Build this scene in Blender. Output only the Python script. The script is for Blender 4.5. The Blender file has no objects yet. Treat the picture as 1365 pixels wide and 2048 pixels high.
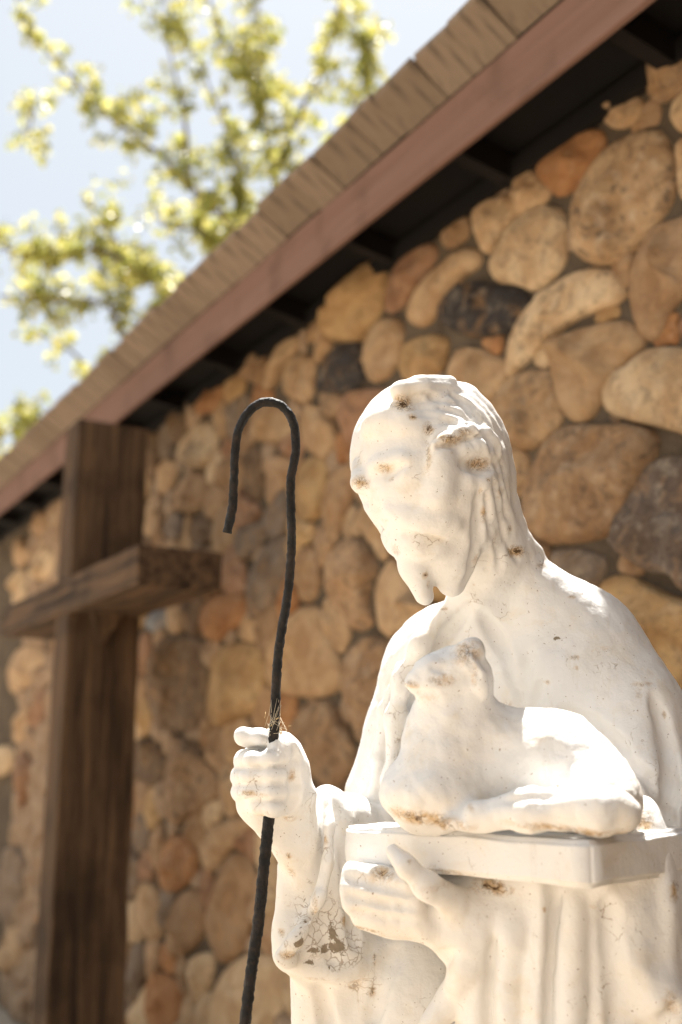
import bpy, math, random
import numpy as np
from mathutils import Vector, noise as mnoise

random.seed(7); rng = np.random.default_rng(7)
S = bpy.context.scene
COL = S.collection

# ------------------------------------------------------------------ camera, world, sun, exposure
FPX, PITCH = 2150.0, math.radians(12.74)
CAM = np.array([0.0, 0.0, 1.55])
SUN_AZ, SUN_EL = math.radians(9), math.radians(69)      # azimuth measured from +Y towards +X
SUN_STRENGTH, SKY_STRENGTH, EXPOSURE = 5.0, 0.073, 1.4

cam = bpy.data.objects.new("camera", bpy.data.cameras.new("camera")); COL.objects.link(cam)
cam.location = CAM; cam.rotation_euler = (math.pi/2 + PITCH, 0, 0)
cam.data.sensor_fit = 'VERTICAL'; cam.data.sensor_height = 36; cam.data.sensor_width = 24
cam.data.lens = 36*FPX/2048; cam.data.clip_end = 2000; cam.data.clip_start = .05
cam.data.dof.use_dof = True; cam.data.dof.focus_distance = 1.375; cam.data.dof.aperture_fstop = 2.45
S.camera = cam

W = bpy.data.worlds.new("World"); S.world = W; W.use_nodes = True
nt = W.node_tree; bg = nt.nodes["Background"]
sky = nt.nodes.new("ShaderNodeTexSky"); sky.sky_type = 'NISHITA'; sky.sun_disc = False
sky.sun_elevation = SUN_EL; sky.sun_rotation = SUN_AZ; sky.air_density = 1.0; sky.dust_density = 4.0; sky.ozone_density = 1.0; sky.altitude = 300
veil = nt.nodes.new("ShaderNodeMix"); veil.data_type = 'RGBA'; veil.inputs[0].default_value = .72   # thin high cloud over the blue
veil.inputs[7].default_value = (4.35, 4.6, 4.65, 1)
nt.links.new(sky.outputs[0], veil.inputs[6]); nt.links.new(veil.outputs[2], bg.inputs[0]); bg.inputs[1].default_value = SKY_STRENGTH
ld = bpy.data.lights.new("sun", 'SUN'); ld.energy = SUN_STRENGTH; ld.angle = math.radians(.53); ld.color = (1, .96, .90)
sun = bpy.data.objects.new("sun", ld); COL.objects.link(sun)
sdir = Vector((math.sin(SUN_AZ)*math.cos(SUN_EL), math.cos(SUN_AZ)*math.cos(SUN_EL), math.sin(SUN_EL)))
sun.rotation_euler = sdir.to_track_quat('Z', 'Y').to_euler(); sun.location = (0, 0, 8)
vs = S.view_settings; vs.view_transform = 'Standard'; vs.look = 'None'; vs.exposure = EXPOSURE; vs.gamma = 1
S.cycles.max_bounces = 8; S.cycles.use_denoising = True

# ------------------------------------------------------------------ geometry of the place
ct, st = math.cos(PITCH), math.sin(PITCH)
UP = np.array([0, -st, ct]); FWD = np.array([0, ct, st]); RIGHT = np.array([1.0, 0, 0])
WA = math.radians(30.4)                                   # the wall runs away to the left at this angle
WU = np.array([-math.sin(WA), math.cos(WA), 0]); WN = np.array([-math.cos(WA), -math.sin(WA), 0])
WD = 1.85                                                 # camera to wall, square on
W0 = CAM*np.array([1, 1, 0]) - WN*WD                      # wall origin on the ground

def ray(px, py): return RIGHT*((px-682.5)/FPX) + UP*((1024-py)/FPX) + FWD
def P(px, py, d): return CAM + ray(px, py)*d
def on_wall(px, py, off=0.0):
    r = ray(px, py); d = -(WD-off)/float(WN@r); p = CAM + r*d
    return float((p-W0)@WU), float(p[2])
def wp(s, z, off=0.0): return W0 + WU*s + WN*off + np.array([0, 0, z])
def project(V):
    q = V - CAM; d = q@FWD
    return 682.5 + FPX*(q@RIGHT)/d, 1024 - FPX*(q@UP)/d, d

# ------------------------------------------------------------------ helpers
def tag(o, label=None, cat=None, group=None, kind=None):
    if label: o['label'] = label
    if cat: o['category'] = cat
    if group: o['group'] = group
    if kind: o['kind'] = kind
    return o
def mesh_np(name, V, faces, smooth=True):
    me = bpy.data.meshes.new(name)
    V = np.asarray(V, dtype=np.float32)
    if isinstance(faces, np.ndarray):
        n = faces.shape[1]; me.vertices.add(len(V)); me.vertices.foreach_set('co', V.ravel())
        me.loops.add(faces.size); me.loops.foreach_set('vertex_index', faces.ravel().astype(np.int32))
        me.polygons.add(len(faces)); me.polygons.foreach_set('loop_start', np.arange(0, faces.size, n, dtype=np.int32))
        me.update(calc_edges=True)
    else:
        me.from_pydata([tuple(map(float, v)) for v in V], [], faces); me.update()
    me.polygons.foreach_set('use_smooth', np.full(len(me.polygons), smooth))
    return me
def obj(name, me, m=None, parent=None, loc=(0, 0, 0)):
    o = bpy.data.objects.new(name, me); COL.objects.link(o); o.location = loc
    if m is not None and me is not None: me.materials.append(m)
    if parent is not None: o.parent = parent
    return o
def empty(name, loc=(0, 0, 0)):
    o = bpy.data.objects.new(name, None); COL.objects.link(o); o.location = loc; o.empty_display_size = .1; return o

class NT:
    """tiny node-graph writer"""
    def __init__(s, name, rough=.8, spec=.3):
        s.m = bpy.data.materials.new(name); s.m.use_nodes = True; s.t = s.m.node_tree
        s.b = s.t.nodes["Principled BSDF"]; s.b.inputs['Roughness'].default_value = rough
        s.b.inputs['Specular IOR Level'].default_value = spec
    def n(s, typ, props=None, **ins):
        nd = s.t.nodes.new(typ)
        for k, v in (props or {}).items(): setattr(nd, k, v)
        for k, v in ins.items(): s.put(nd, k, v)
        return nd
    def put(s, nd, k, v):
        i = nd.inputs[int(k[1:])] if k[0] == '_' else nd.inputs[k.replace('_', ' ')]
        if hasattr(v, 'is_output'): s.t.links.new(v, i)
        elif isinstance(v, (tuple, list)) and len(v) == 3 and i.type == 'RGBA': i.default_value = (*v, 1)
        else: i.default_value = v
    def noise(s, vec, scale, detail=5, rough=.55, dist=0.0):
        return s.n('ShaderNodeTexNoise', Vector=vec, Scale=scale, Detail=detail, Roughness=rough, Distortion=dist).outputs['Fac']
    def ramp(s, f, a, b, lo=0., hi=1.):
        return s.n('ShaderNodeMapRange', {'clamp': True}, Value=f, From_Min=a, From_Max=b, To_Min=lo, To_Max=hi).outputs[0]
    def math(s, op, a, b=0.0): return s.n('ShaderNodeMath', {'operation': op}, _0=a, _1=b).outputs[0]
    def mix(s, f, a, b, mode='MIX'):
        nd = s.n('ShaderNodeMix', {'data_type': 'RGBA', 'blend_type': mode}, _0=f)
        for idx, v in ((6, a), (7, b)):
            if hasattr(v, 'is_output'): s.t.links.new(v, nd.inputs[idx])
            else: nd.inputs[idx].default_value = (*v, 1)
        return nd.outputs[2]
    def bump(s, h, strength, dist, normal=None):
        nd = s.n('ShaderNodeBump', Height=h, Strength=strength, Distance=dist)
        if normal is not None: s.t.links.new(normal, nd.inputs['Normal'])
        return nd.outputs[0]
    def coords(s, which='Object'): return s.n('ShaderNodeTexCoord').outputs[which]
    def pos(s): return s.n('ShaderNodeNewGeometry').outputs['Position']
    def attr(s, name): return s.n('ShaderNodeAttribute', {'attribute_name': name}).outputs['Fac']
    def scale(s, vec, sc, off=None):
        nd = s.n('ShaderNodeMapping', Vector=vec); nd.inputs['Scale'].default_value = sc
        if off is not None: s.put(nd, 'Location', off)
        return nd.outputs[0]
    def out(s, col, normal=None, rough=None):
        s.put(s.b, 'Base_Color', col)
        if normal is not None: s.put(s.b, 'Normal', normal)
        if rough is not None: s.put(s.b, 'Roughness', rough)
        return s.m

# ------------------------------------------------------------------ materials
def mat_stone():
    k = NT("stone", .82, .25)
    oi = k.n('ShaderNodeObjectInfo'); rnd = k.math('MULTIPLY', oi.outputs['Random'], 37.0)
    off = k.n('ShaderNodeCombineXYZ', X=rnd, Y=k.math('MULTIPLY', rnd, 1.7), Z=rnd).outputs[0]
    v = k.n('ShaderNodeVectorMath', {'operation': 'ADD'}, _0=k.coords(), _1=off).outputs[0]
    base = oi.outputs['Color']; amt = oi.outputs['Alpha']
    hv = k.mix(k.ramp(k.noise(v, 9, 5, .6, .5), .4, .6), k.mix(.85, base, (.55, .42, .30), 'MULTIPLY'), base)
    hv = k.mix(.75, base, hv)
    hv = k.mix(k.math('MULTIPLY', k.ramp(k.noise(v, 14, 6, .65, .6), .5, .66), .75), hv, k.mix(.5, base, (.46, .25, .1)))
    pale = k.math('MULTIPLY', k.ramp(k.noise(v, 21, 7, .7, .3), .52, .68), amt)
    hv = k.mix(k.math('MULTIPLY', pale, .9), hv, k.mix(.55, base, (.62, .5, .36)))
    dark = k.math('MULTIPLY', k.ramp(k.noise(v, 27, 8, .72, .8), .51, .63), amt)
    hv = k.mix(dark, hv, k.mix(.82, base, (.04, .032, .028)))
    hv = k.mix(k.ramp(k.noise(v, 190, 3), .62, .75, 0, .35), hv, (.1, .07, .05))
    h = k.noise(v, 38, 9, .68, .4)
    nrm = k.bump(h, .9, .018, k.bump(k.noise(v, 160, 4, .6), .4, .003))
    return k.out(hv, nrm)
def mat_mortar():
    k = NT("mortar", .95, .1); v = k.pos()
    c = k.mix(k.ramp(k.noise(v, 7, 6), .35, .65), (.075, .056, .039), (.135, .102, .071))
    c = k.mix(k.ramp(k.noise(v, 130, 4), .5, .7, 0, .5), c, (.2, .145, .09))
    return k.out(c, k.bump(k.noise(v, 90, 8, .7), .8, .012))
def mat_wood(name, light, dark, axis, ring=1.0):
    k = NT(name, .85, .15); v = k.coords()
    sc = [26, 26, 26]; sc[axis] = 1.1
    g = k.noise(k.scale(v, tuple(sc)), 1.3*ring, 8, .7, .35)
    sc2 = [90, 90, 90]; sc2[axis] = 1.6
    f = k.noise(k.scale(v, tuple(sc2)), 1.0, 5, .6)
    c = k.mix(k.ramp(g, .36, .64), dark, light)
    c = k.mix(k.ramp(f, .55, .7, 0, .6), c, dark)
    c = k.mix(k.ramp(k.noise(v, 4, 4), .52, .7, 0, .55), c, tuple(x*.5 for x in dark))
    return k.out(c, k.bump(k.math('ADD', g, k.math('MULTIPLY', f, .5)), .8, .008))
def mat_plain(name, col, col2, sc=6, rough=.8, bump=.3, bd=.004, spec=.3):
    k = NT(name, rough, spec); v = k.pos()
    c = k.mix(k.ramp(k.noise(v, sc, 6), .35, .65), col, col2)
    return k.out(c, k.bump(k.noise(v, sc*12, 6, .6), bump, bd))
def mat_shingle():
    k = NT("shingle", .85, .2); oi = k.n('ShaderNodeObjectInfo')
    v = k.coords()
    c = k.mix(oi.outputs['Random'], (.175, .13, .092), (.23, .172, .125))
    c = k.mix(k.ramp(k.noise(v, 6, 5, .6), .48, .66, 0, .8), c, (.075, .056, .042))
    c = k.mix(k.ramp(k.noise(k.scale(v, (7, 14, 14)), 1, 5), .5, .75, 0, .25), c, (.12, .08, .05))
    return k.out(c, k.bump(k.noise(k.scale(v, (9, 30, 30)), 1, 6), .35, .003))
def mat_paint():
    k = NT("white_paint", .7, .18); v = k.pos()
    c = k.mix(k.ramp(k.noise(v, 5.5, 4, .6), .4, .68), (.84, .83, .81), (.83, .785, .72))
    c = k.mix(k.ramp(k.noise(v, 22, 5, .6, .5), .55, .74, 0, .5), c, (.76, .66, .51))
    # streaks run down the paint
    c = k.mix(k.ramp(k.noise(k.scale(v, (55, 55, 7)), 1, 5, .6), .6, .78, 0, .35), c, (.6, .5, .37))
    # hairline cracks, broken up by noise
    wv = k.n('ShaderNodeVectorMath', {'operation': 'ADD'}, _0=v,
             _1=k.n('ShaderNodeVectorMath', {'operation': 'SCALE'}, _0=k.n('ShaderNodeTexNoise', Vector=v, Scale=42., Detail=4.).outputs['Color'], Scale=.03).outputs[0]).outputs[0]
    vor = k.n('ShaderNodeTexVoronoi', {'feature': 'DISTANCE_TO_EDGE'}, Vector=wv, Scale=42.).outputs['Distance']
    crk = k.ramp(vor, .006, .024, 1, 0)
    crk = k.math('MULTIPLY', crk, k.ramp(k.noise(v, 19, 5, .65), .59, .66))
    cattr = k.attr('crackle')
    vor2 = k.n('ShaderNodeTexVoronoi', {'feature': 'DISTANCE_TO_EDGE'}, Vector=wv, Scale=85.).outputs['Distance']
    crk2 = k.math('MULTIPLY', k.ramp(vor2, .02, .06, 1, 0), k.ramp(k.math('ADD', cattr, k.math('SUBTRACT', k.noise(v, 60, 4), .5)), .4, .6))
    crk = k.math('MAXIMUM', crk, crk2)
    c = k.mix(k.math('MULTIPLY', crk, .6), c, (.33, .22, .13))
    # specks of grit
    c = k.mix(k.ramp(k.noise(v, 260, 2, .5), .715, .74, 0, .75), c, (.25, .15, .08))
    # root-like brown stains and rusty halos where the attribute says
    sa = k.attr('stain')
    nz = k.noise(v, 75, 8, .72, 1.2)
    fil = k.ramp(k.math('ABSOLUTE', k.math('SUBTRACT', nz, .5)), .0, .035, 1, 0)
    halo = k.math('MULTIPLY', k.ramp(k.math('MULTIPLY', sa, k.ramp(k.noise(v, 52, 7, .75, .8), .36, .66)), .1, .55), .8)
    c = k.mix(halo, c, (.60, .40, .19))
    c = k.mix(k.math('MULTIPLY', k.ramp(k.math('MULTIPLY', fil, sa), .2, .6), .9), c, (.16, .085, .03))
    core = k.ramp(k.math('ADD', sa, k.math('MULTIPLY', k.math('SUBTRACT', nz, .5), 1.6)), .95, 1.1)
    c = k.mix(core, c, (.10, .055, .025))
    # chips: bare cement showing through
    ca = k.attr('chip')
    chip = k.ramp(k.math('ADD', ca, k.math('MULTIPLY', k.math('SUBTRACT', k.noise(v, 62, 7, .7, .6), .5), 2.3)), .52, .55)
    c = k.mix(chip, c, k.mix(k.noise(v, 150, 4), (.2, .155, .1), (.4, .33, .25)))
    h1 = k.noise(v, 30, 6, .6); h2 = k.noise(v, 210, 5, .6)
    hs = k.math('SUBTRACT', k.math('ADD', k.math('MULTIPLY', h1, .7), k.math('MULTIPLY', h2, .2)), k.math('MULTIPLY', k.math('MAXIMUM', chip, crk), .25))
    return k.out(c, k.bump(hs, .55, .006), k.ramp(k.noise(v, 18, 4), .3, .7, .62, .85))
def mat_iron():
    k = NT("iron", .55, .3); v = k.pos()
    c = k.mix(k.ramp(k.noise(v, 60, 6, .7), .45, .7), (.008, .007, .006), (.036, .024, .017))
    return k.out(c, k.bump(k.noise(v, 170, 6, .65), .8, .004), k.ramp(k.noise(v, 40, 3), .3, .7, .35, .7))
def mat_leaf():
    k = NT("leaf", .34, .5); v = k.pos()
    at = k.n('ShaderNodeAttribute', {'attribute_name': 'tint'}).outputs['Fac']
    c = k.mix(at, (.07, .10, .016), (.17, .165, .035))
    k.out(c)
    tr = k.n('ShaderNodeBsdfTranslucent', Color=k.mix(at, (.28, .30, .06), (.72, .64, .22)))
    mx = k.n('ShaderNodeMixShader', _0=.66, _1=k.b.outputs[0], _2=tr.outputs[0])
    k.t.links.new(mx.outputs[0], k.t.nodes['Material Output'].inputs['Surface'])
    return k.m

M = dict(shade_wall_face=mat_plain('shade_wall_face', (.24, .19, .15), (.30, .24, .19), 4, .9, .4, .01), stone=mat_stone(), mortar=mat_mortar(), paint=mat_paint(), iron=mat_iron(), leaf=mat_leaf(), shingle=mat_shingle(),
         timber=mat_wood("timber", (.16, .095, .052), (.024, .016, .011), 2),
         timber_h=mat_wood("timber_across", (.16, .095, .052), (.024, .016, .011), 0),
         fascia=mat_wood("fascia_paint", (.215, .128, .10), (.18, .102, .076), 0, .6),
         dark_wood_and_shade=mat_plain("dark_stained_wood_and_eave_shade", (.0035, .0025, .002), (.006, .004, .003), 5, .8, .3),
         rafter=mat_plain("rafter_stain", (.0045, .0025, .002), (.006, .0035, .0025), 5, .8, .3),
         bark=mat_plain("bark", (.10, .075, .05), (.17, .13, .09), 14, .9, .8, .02, .1),
         ground=mat_plain("sandy_ground", (.42, .345, .26), (.52, .435, .335), 3, .95, .6, .02, .1),
         roofing=mat_plain("roofing", (.16, .12, .09), (.22, .17, .12), 9, .9, .5, .01, .1),
         web=mat_plain("cobweb", (.62, .52, .38), (.75, .66, .5), 60, .7, .1, .001),
         straw=mat_plain("straw", (.45, .3, .14), (.6, .44, .22), 60, .7, .1, .001))

# ------------------------------------------------------------------ ground
g = obj("ground", mesh_np("ground", [(-300, -300, 0), (300, -300, 0), (300, 300, 0), (-300, 300, 0)], [(0, 1, 2, 3)], False), M['ground'])
tag(g, kind='structure')

# ------------------------------------------------------------------ boxes in wall coordinates
def box_mesh(name, s0, s1, z0, z1, o0, o1, org, bevel=0.0, jitter=0.0, cuts=1):
    """box along the wall; corners optionally rough; local frame = (along wall, out of wall, up) about org"""
    import bmesh
    bm = bmesh.new()
    c = [(s, o, z) for s in (s0, s1) for o in (o0, o1) for z in (z0, z1)]
    vs_ = [bm.verts.new((s-org[0], o-org[1], z-org[2])) for s, o, z in c]
    for f in ((0, 1, 3, 2), (4, 6, 7, 5), (0, 4, 5, 1), (2, 3, 7, 6), (0, 2, 6, 4), (1, 5, 7, 3)):
        bm.faces.new([vs_[i] for i in f])
    bmesh.ops.recalc_face_normals(bm, faces=bm.faces)
    if bevel: bmesh.ops.bevel(bm, geom=bm.edges[:], offset=bevel, segments=2, affect='EDGES', profile=.6)
    if cuts > 1:
        L = max((s1-s0, 0), (z1-z0, 2), (o1-o0, 1)); ax = L[1]; n = cuts
        lo = (s0-org[0], o0-org[1], z0-org[2])[ax]
        for i in range(1, n):
            co = [0, 0, 0]; co[ax] = lo + L[0]*i/n; no = [0, 0, 0]; no[ax] = 1
            bmesh.ops.bisect_plane(bm, geom=bm.verts[:]+bm.edges[:]+bm.faces[:], plane_co=co, plane_no=no)
    if jitter:
        for v in bm.verts:
            q = v.co*7 + Vector((s0, o0, z0)); v.co += mnoise.noise_vector(q)*jitter
    me = bpy.data.meshes.new(name); bm.to_mesh(me); bm.free(); return me
WROT = math.atan2(WU[1], WU[0])
def wall_obj(name, me, m, parent, org):
    """place a wall-frame mesh; its x axis runs along the wall, y out of it"""
    o = obj(name, me, m, parent); p = wp(org[0], org[2], org[1])
    o.matrix_local = wall_matrix(p); return o
from mathutils import Matrix
def wall_matrix(p):
    return Matrix(((WU[0], WN[0], 0, p[0]), (WU[1], WN[1], 0, p[1]), (0, 0, 1, p[2]), (0, 0, 0, 1)))
# WU x WN points down, so the frame is left handed; flip y instead of mirroring meshes
FLIP = np.cross(WU, WN)[2] < 0
if FLIP:
    def wall_matrix(p):
        return Matrix(((-WU[0], WN[0], 0, p[0]), (-WU[1], WN[1], 0, p[1]), (0, 0, 1, p[2]), (0, 0, 0, 1)))
    _bm = box_mesh
    def box_mesh(name, s0, s1, z0, z1, o0, o1, org, **k):
        return _bm(name, 2*org[0]-s1, 2*org[0]-s0, z0, z1, o0, o1, org, **k)

# ------------------------------------------------------------------ building
EO = 0.30                                                # fascia stands this far out of the wall
OVER = 0.11                                              # shingles reach this far beyond it
def avg_z(pts, off): return float(np.mean([on_wall(x, y, off)[1] for x, y in pts]))
FT = .018                                                # fascia thickness
Z_FB = avg_z([(1300, 6), (605, 560), (252, 832)], EO-FT)
Z_FT = avg_z([(1115, 17), (734, 347), (504, 545), (275, 727)], EO)
Z_OUT = avg_z([(958, 0), (673, 269), (568, 375), (182, 750)], EO+OVER)
print("eave", Z_FB, Z_FT, Z_OUT)
SA, SB = -1.2, 8.6
bld = empty("stone_building", wp((SA+SB)/2, 0, -1.2))
tag(bld, "building with a boulder stone wall under a dark overhanging eave", "building")
Z_DECK = Z_FT + .01
wall = wall_obj("wall", box_mesh("wall", SA, SB, -.02, Z_DECK-.02, -.25, 0, ((SA+SB)/2, 0, 0)), M['mortar'], None, ((SA+SB)/2, 0, 0))
def adopt(o, p):
    bpy.context.view_layer.update(); o.parent = p; o.matrix_parent_inverse = p.matrix_world.inverted(); return o
bpy.context.view_layer.update()
def child(o, p): o.parent = p; o.matrix_parent_inverse = p.matrix_world.inverted(); return o
child(wall, bld); bpy.context.view_layer.update()
for nm, a in (("back_wall", (SA, SB, -.02, Z_DECK-.55, -2.4, -2.2)), ("end_wall", (SB-.2, SB, -.02, Z_DECK-.56, -2.19, -.26)), ("end_wall", (SA, SA+.2, -.02, Z_DECK-.56, -2.19, -.26))):
    og = ((a[0]+a[1])/2, (a[4]+a[5])/2, 0)
    child(wall_obj(nm, box_mesh(nm, *a, og), M['mortar'], None, og), bld)

og = (-1.1, 1.4, 0)
child(wall_obj("added_shade_wall", box_mesh("added_shade_wall", -1.2, -1.0, -.02, Z_DECK-.3, .08, 2.9, og), M['shade_wall_face'], None, og), bld)  # unseen wall, added to block light and darken faces turned its way
# roof: the high side is the eave in view, the deck falls away to the back
def prism(name, prof, s0, s1, m, parent, org=(0, 0, 0)):
    V, F = [], []
    n = len(prof)
    for s in (s0, s1):
        for o_, z in prof: V.append(wp(s, z, o_))
    F = [tuple(range(n)), tuple(range(2*n-1, n-1, -1))] + [(i, n+i, n+(i+1) % n, (i+1) % n) for i in range(n)]
    V = np.array(V); c = V.mean(0)
    me = mesh_np(name, V-c, F, False); import bmesh
    bm = bmesh.new(); bm.from_mesh(me); bmesh.ops.recalc_face_normals(bm, faces=bm.faces); bm.to_mesh(me); bm.free()
    return child(obj(name, me, m, None, c), parent)
roof = prism("roof", [(EO-.005, Z_DECK), (EO-.005, Z_DECK+.03), (-2.6, Z_DECK-.40), (-2.6, Z_DECK-.43)], SA-.2, SB+.2, M['dark_wood_and_shade'], bld)
bpy.context.view_layer.update()
prism("roofing", [(EO+OVER-.02, Z_OUT+.016), (EO+OVER-.02, Z_OUT+.03), (-2.65, Z_DECK-.37), (-2.65, Z_DECK-.386)], SA-.2, SB+.2, M['roofing'], roof)
og = ((SA+SB)/2, EO, (Z_FB+Z_FT)/2)
fas = wall_obj("fascia_board", box_mesh("fascia_board", SA-.2, SB+.2, Z_FB, Z_FT, EO-FT, EO, og, bevel=.003, jitter=.003, cuts=24), M['fascia'], None, og)
child(fas, roof)
raf0 = None
for i, s in enumerate(np.arange(SA+.3, SB, .61)):
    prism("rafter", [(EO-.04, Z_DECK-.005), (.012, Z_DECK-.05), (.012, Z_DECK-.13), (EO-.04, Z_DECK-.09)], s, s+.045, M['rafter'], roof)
# shingle butts along the eave, each one a piece
s = SA-.2; row = 0
sh_protos = []
for q in range(9):
    w_ = .1
    V = []
    outj = rng.uniform(-.006, .009); tk = rng.uniform(.012, .02)
    prof = [(0, 0), (OVER+outj, Z_OUT-Z_FT), (OVER+outj+.003, Z_OUT-Z_FT+tk), (0, tk+.004)]
    for x in (0, 1):
        for (o_, z) in prof:
            V.append((x, o_ + (rng.uniform(-.004, .004) if o_ > .02 else 0), z+rng.uniform(-.002, .002)))
    F = [(0, 1, 2, 3), (7, 6, 5, 4), (0, 4, 5, 1), (1, 5, 6, 2), (2, 6, 7, 3), (3, 7, 4, 0)]
    me = mesh_np("shingle", V, F, False); me.materials.append(M['shingle'])
    import bmesh
    bm = bmesh.new(); bm.from_mesh(me); bmesh.ops.recalc_face_normals(bm, faces=bm.faces); bm.to_mesh(me); bm.free()
    sh_protos.append(me)
while s < SB+.2:
    w_ = rng.uniform(.13, .24)
    o = bpy.data.objects.new("shingle", sh_protos[int(rng.integers(9))]); COL.objects.link(o)
    p = wp(s+w_ if FLIP else s, Z_FT+.002+rng.uniform(-.0, .006), EO-.002)
    mt = wall_matrix(p) @ Matrix.Rotation(rng.uniform(-.012, .012), 4, 'Y')
    o.matrix_world = mt @ Matrix.Diagonal((w_-.003, 1, 1, 1)); child(o, roof)
    s += w_

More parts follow.
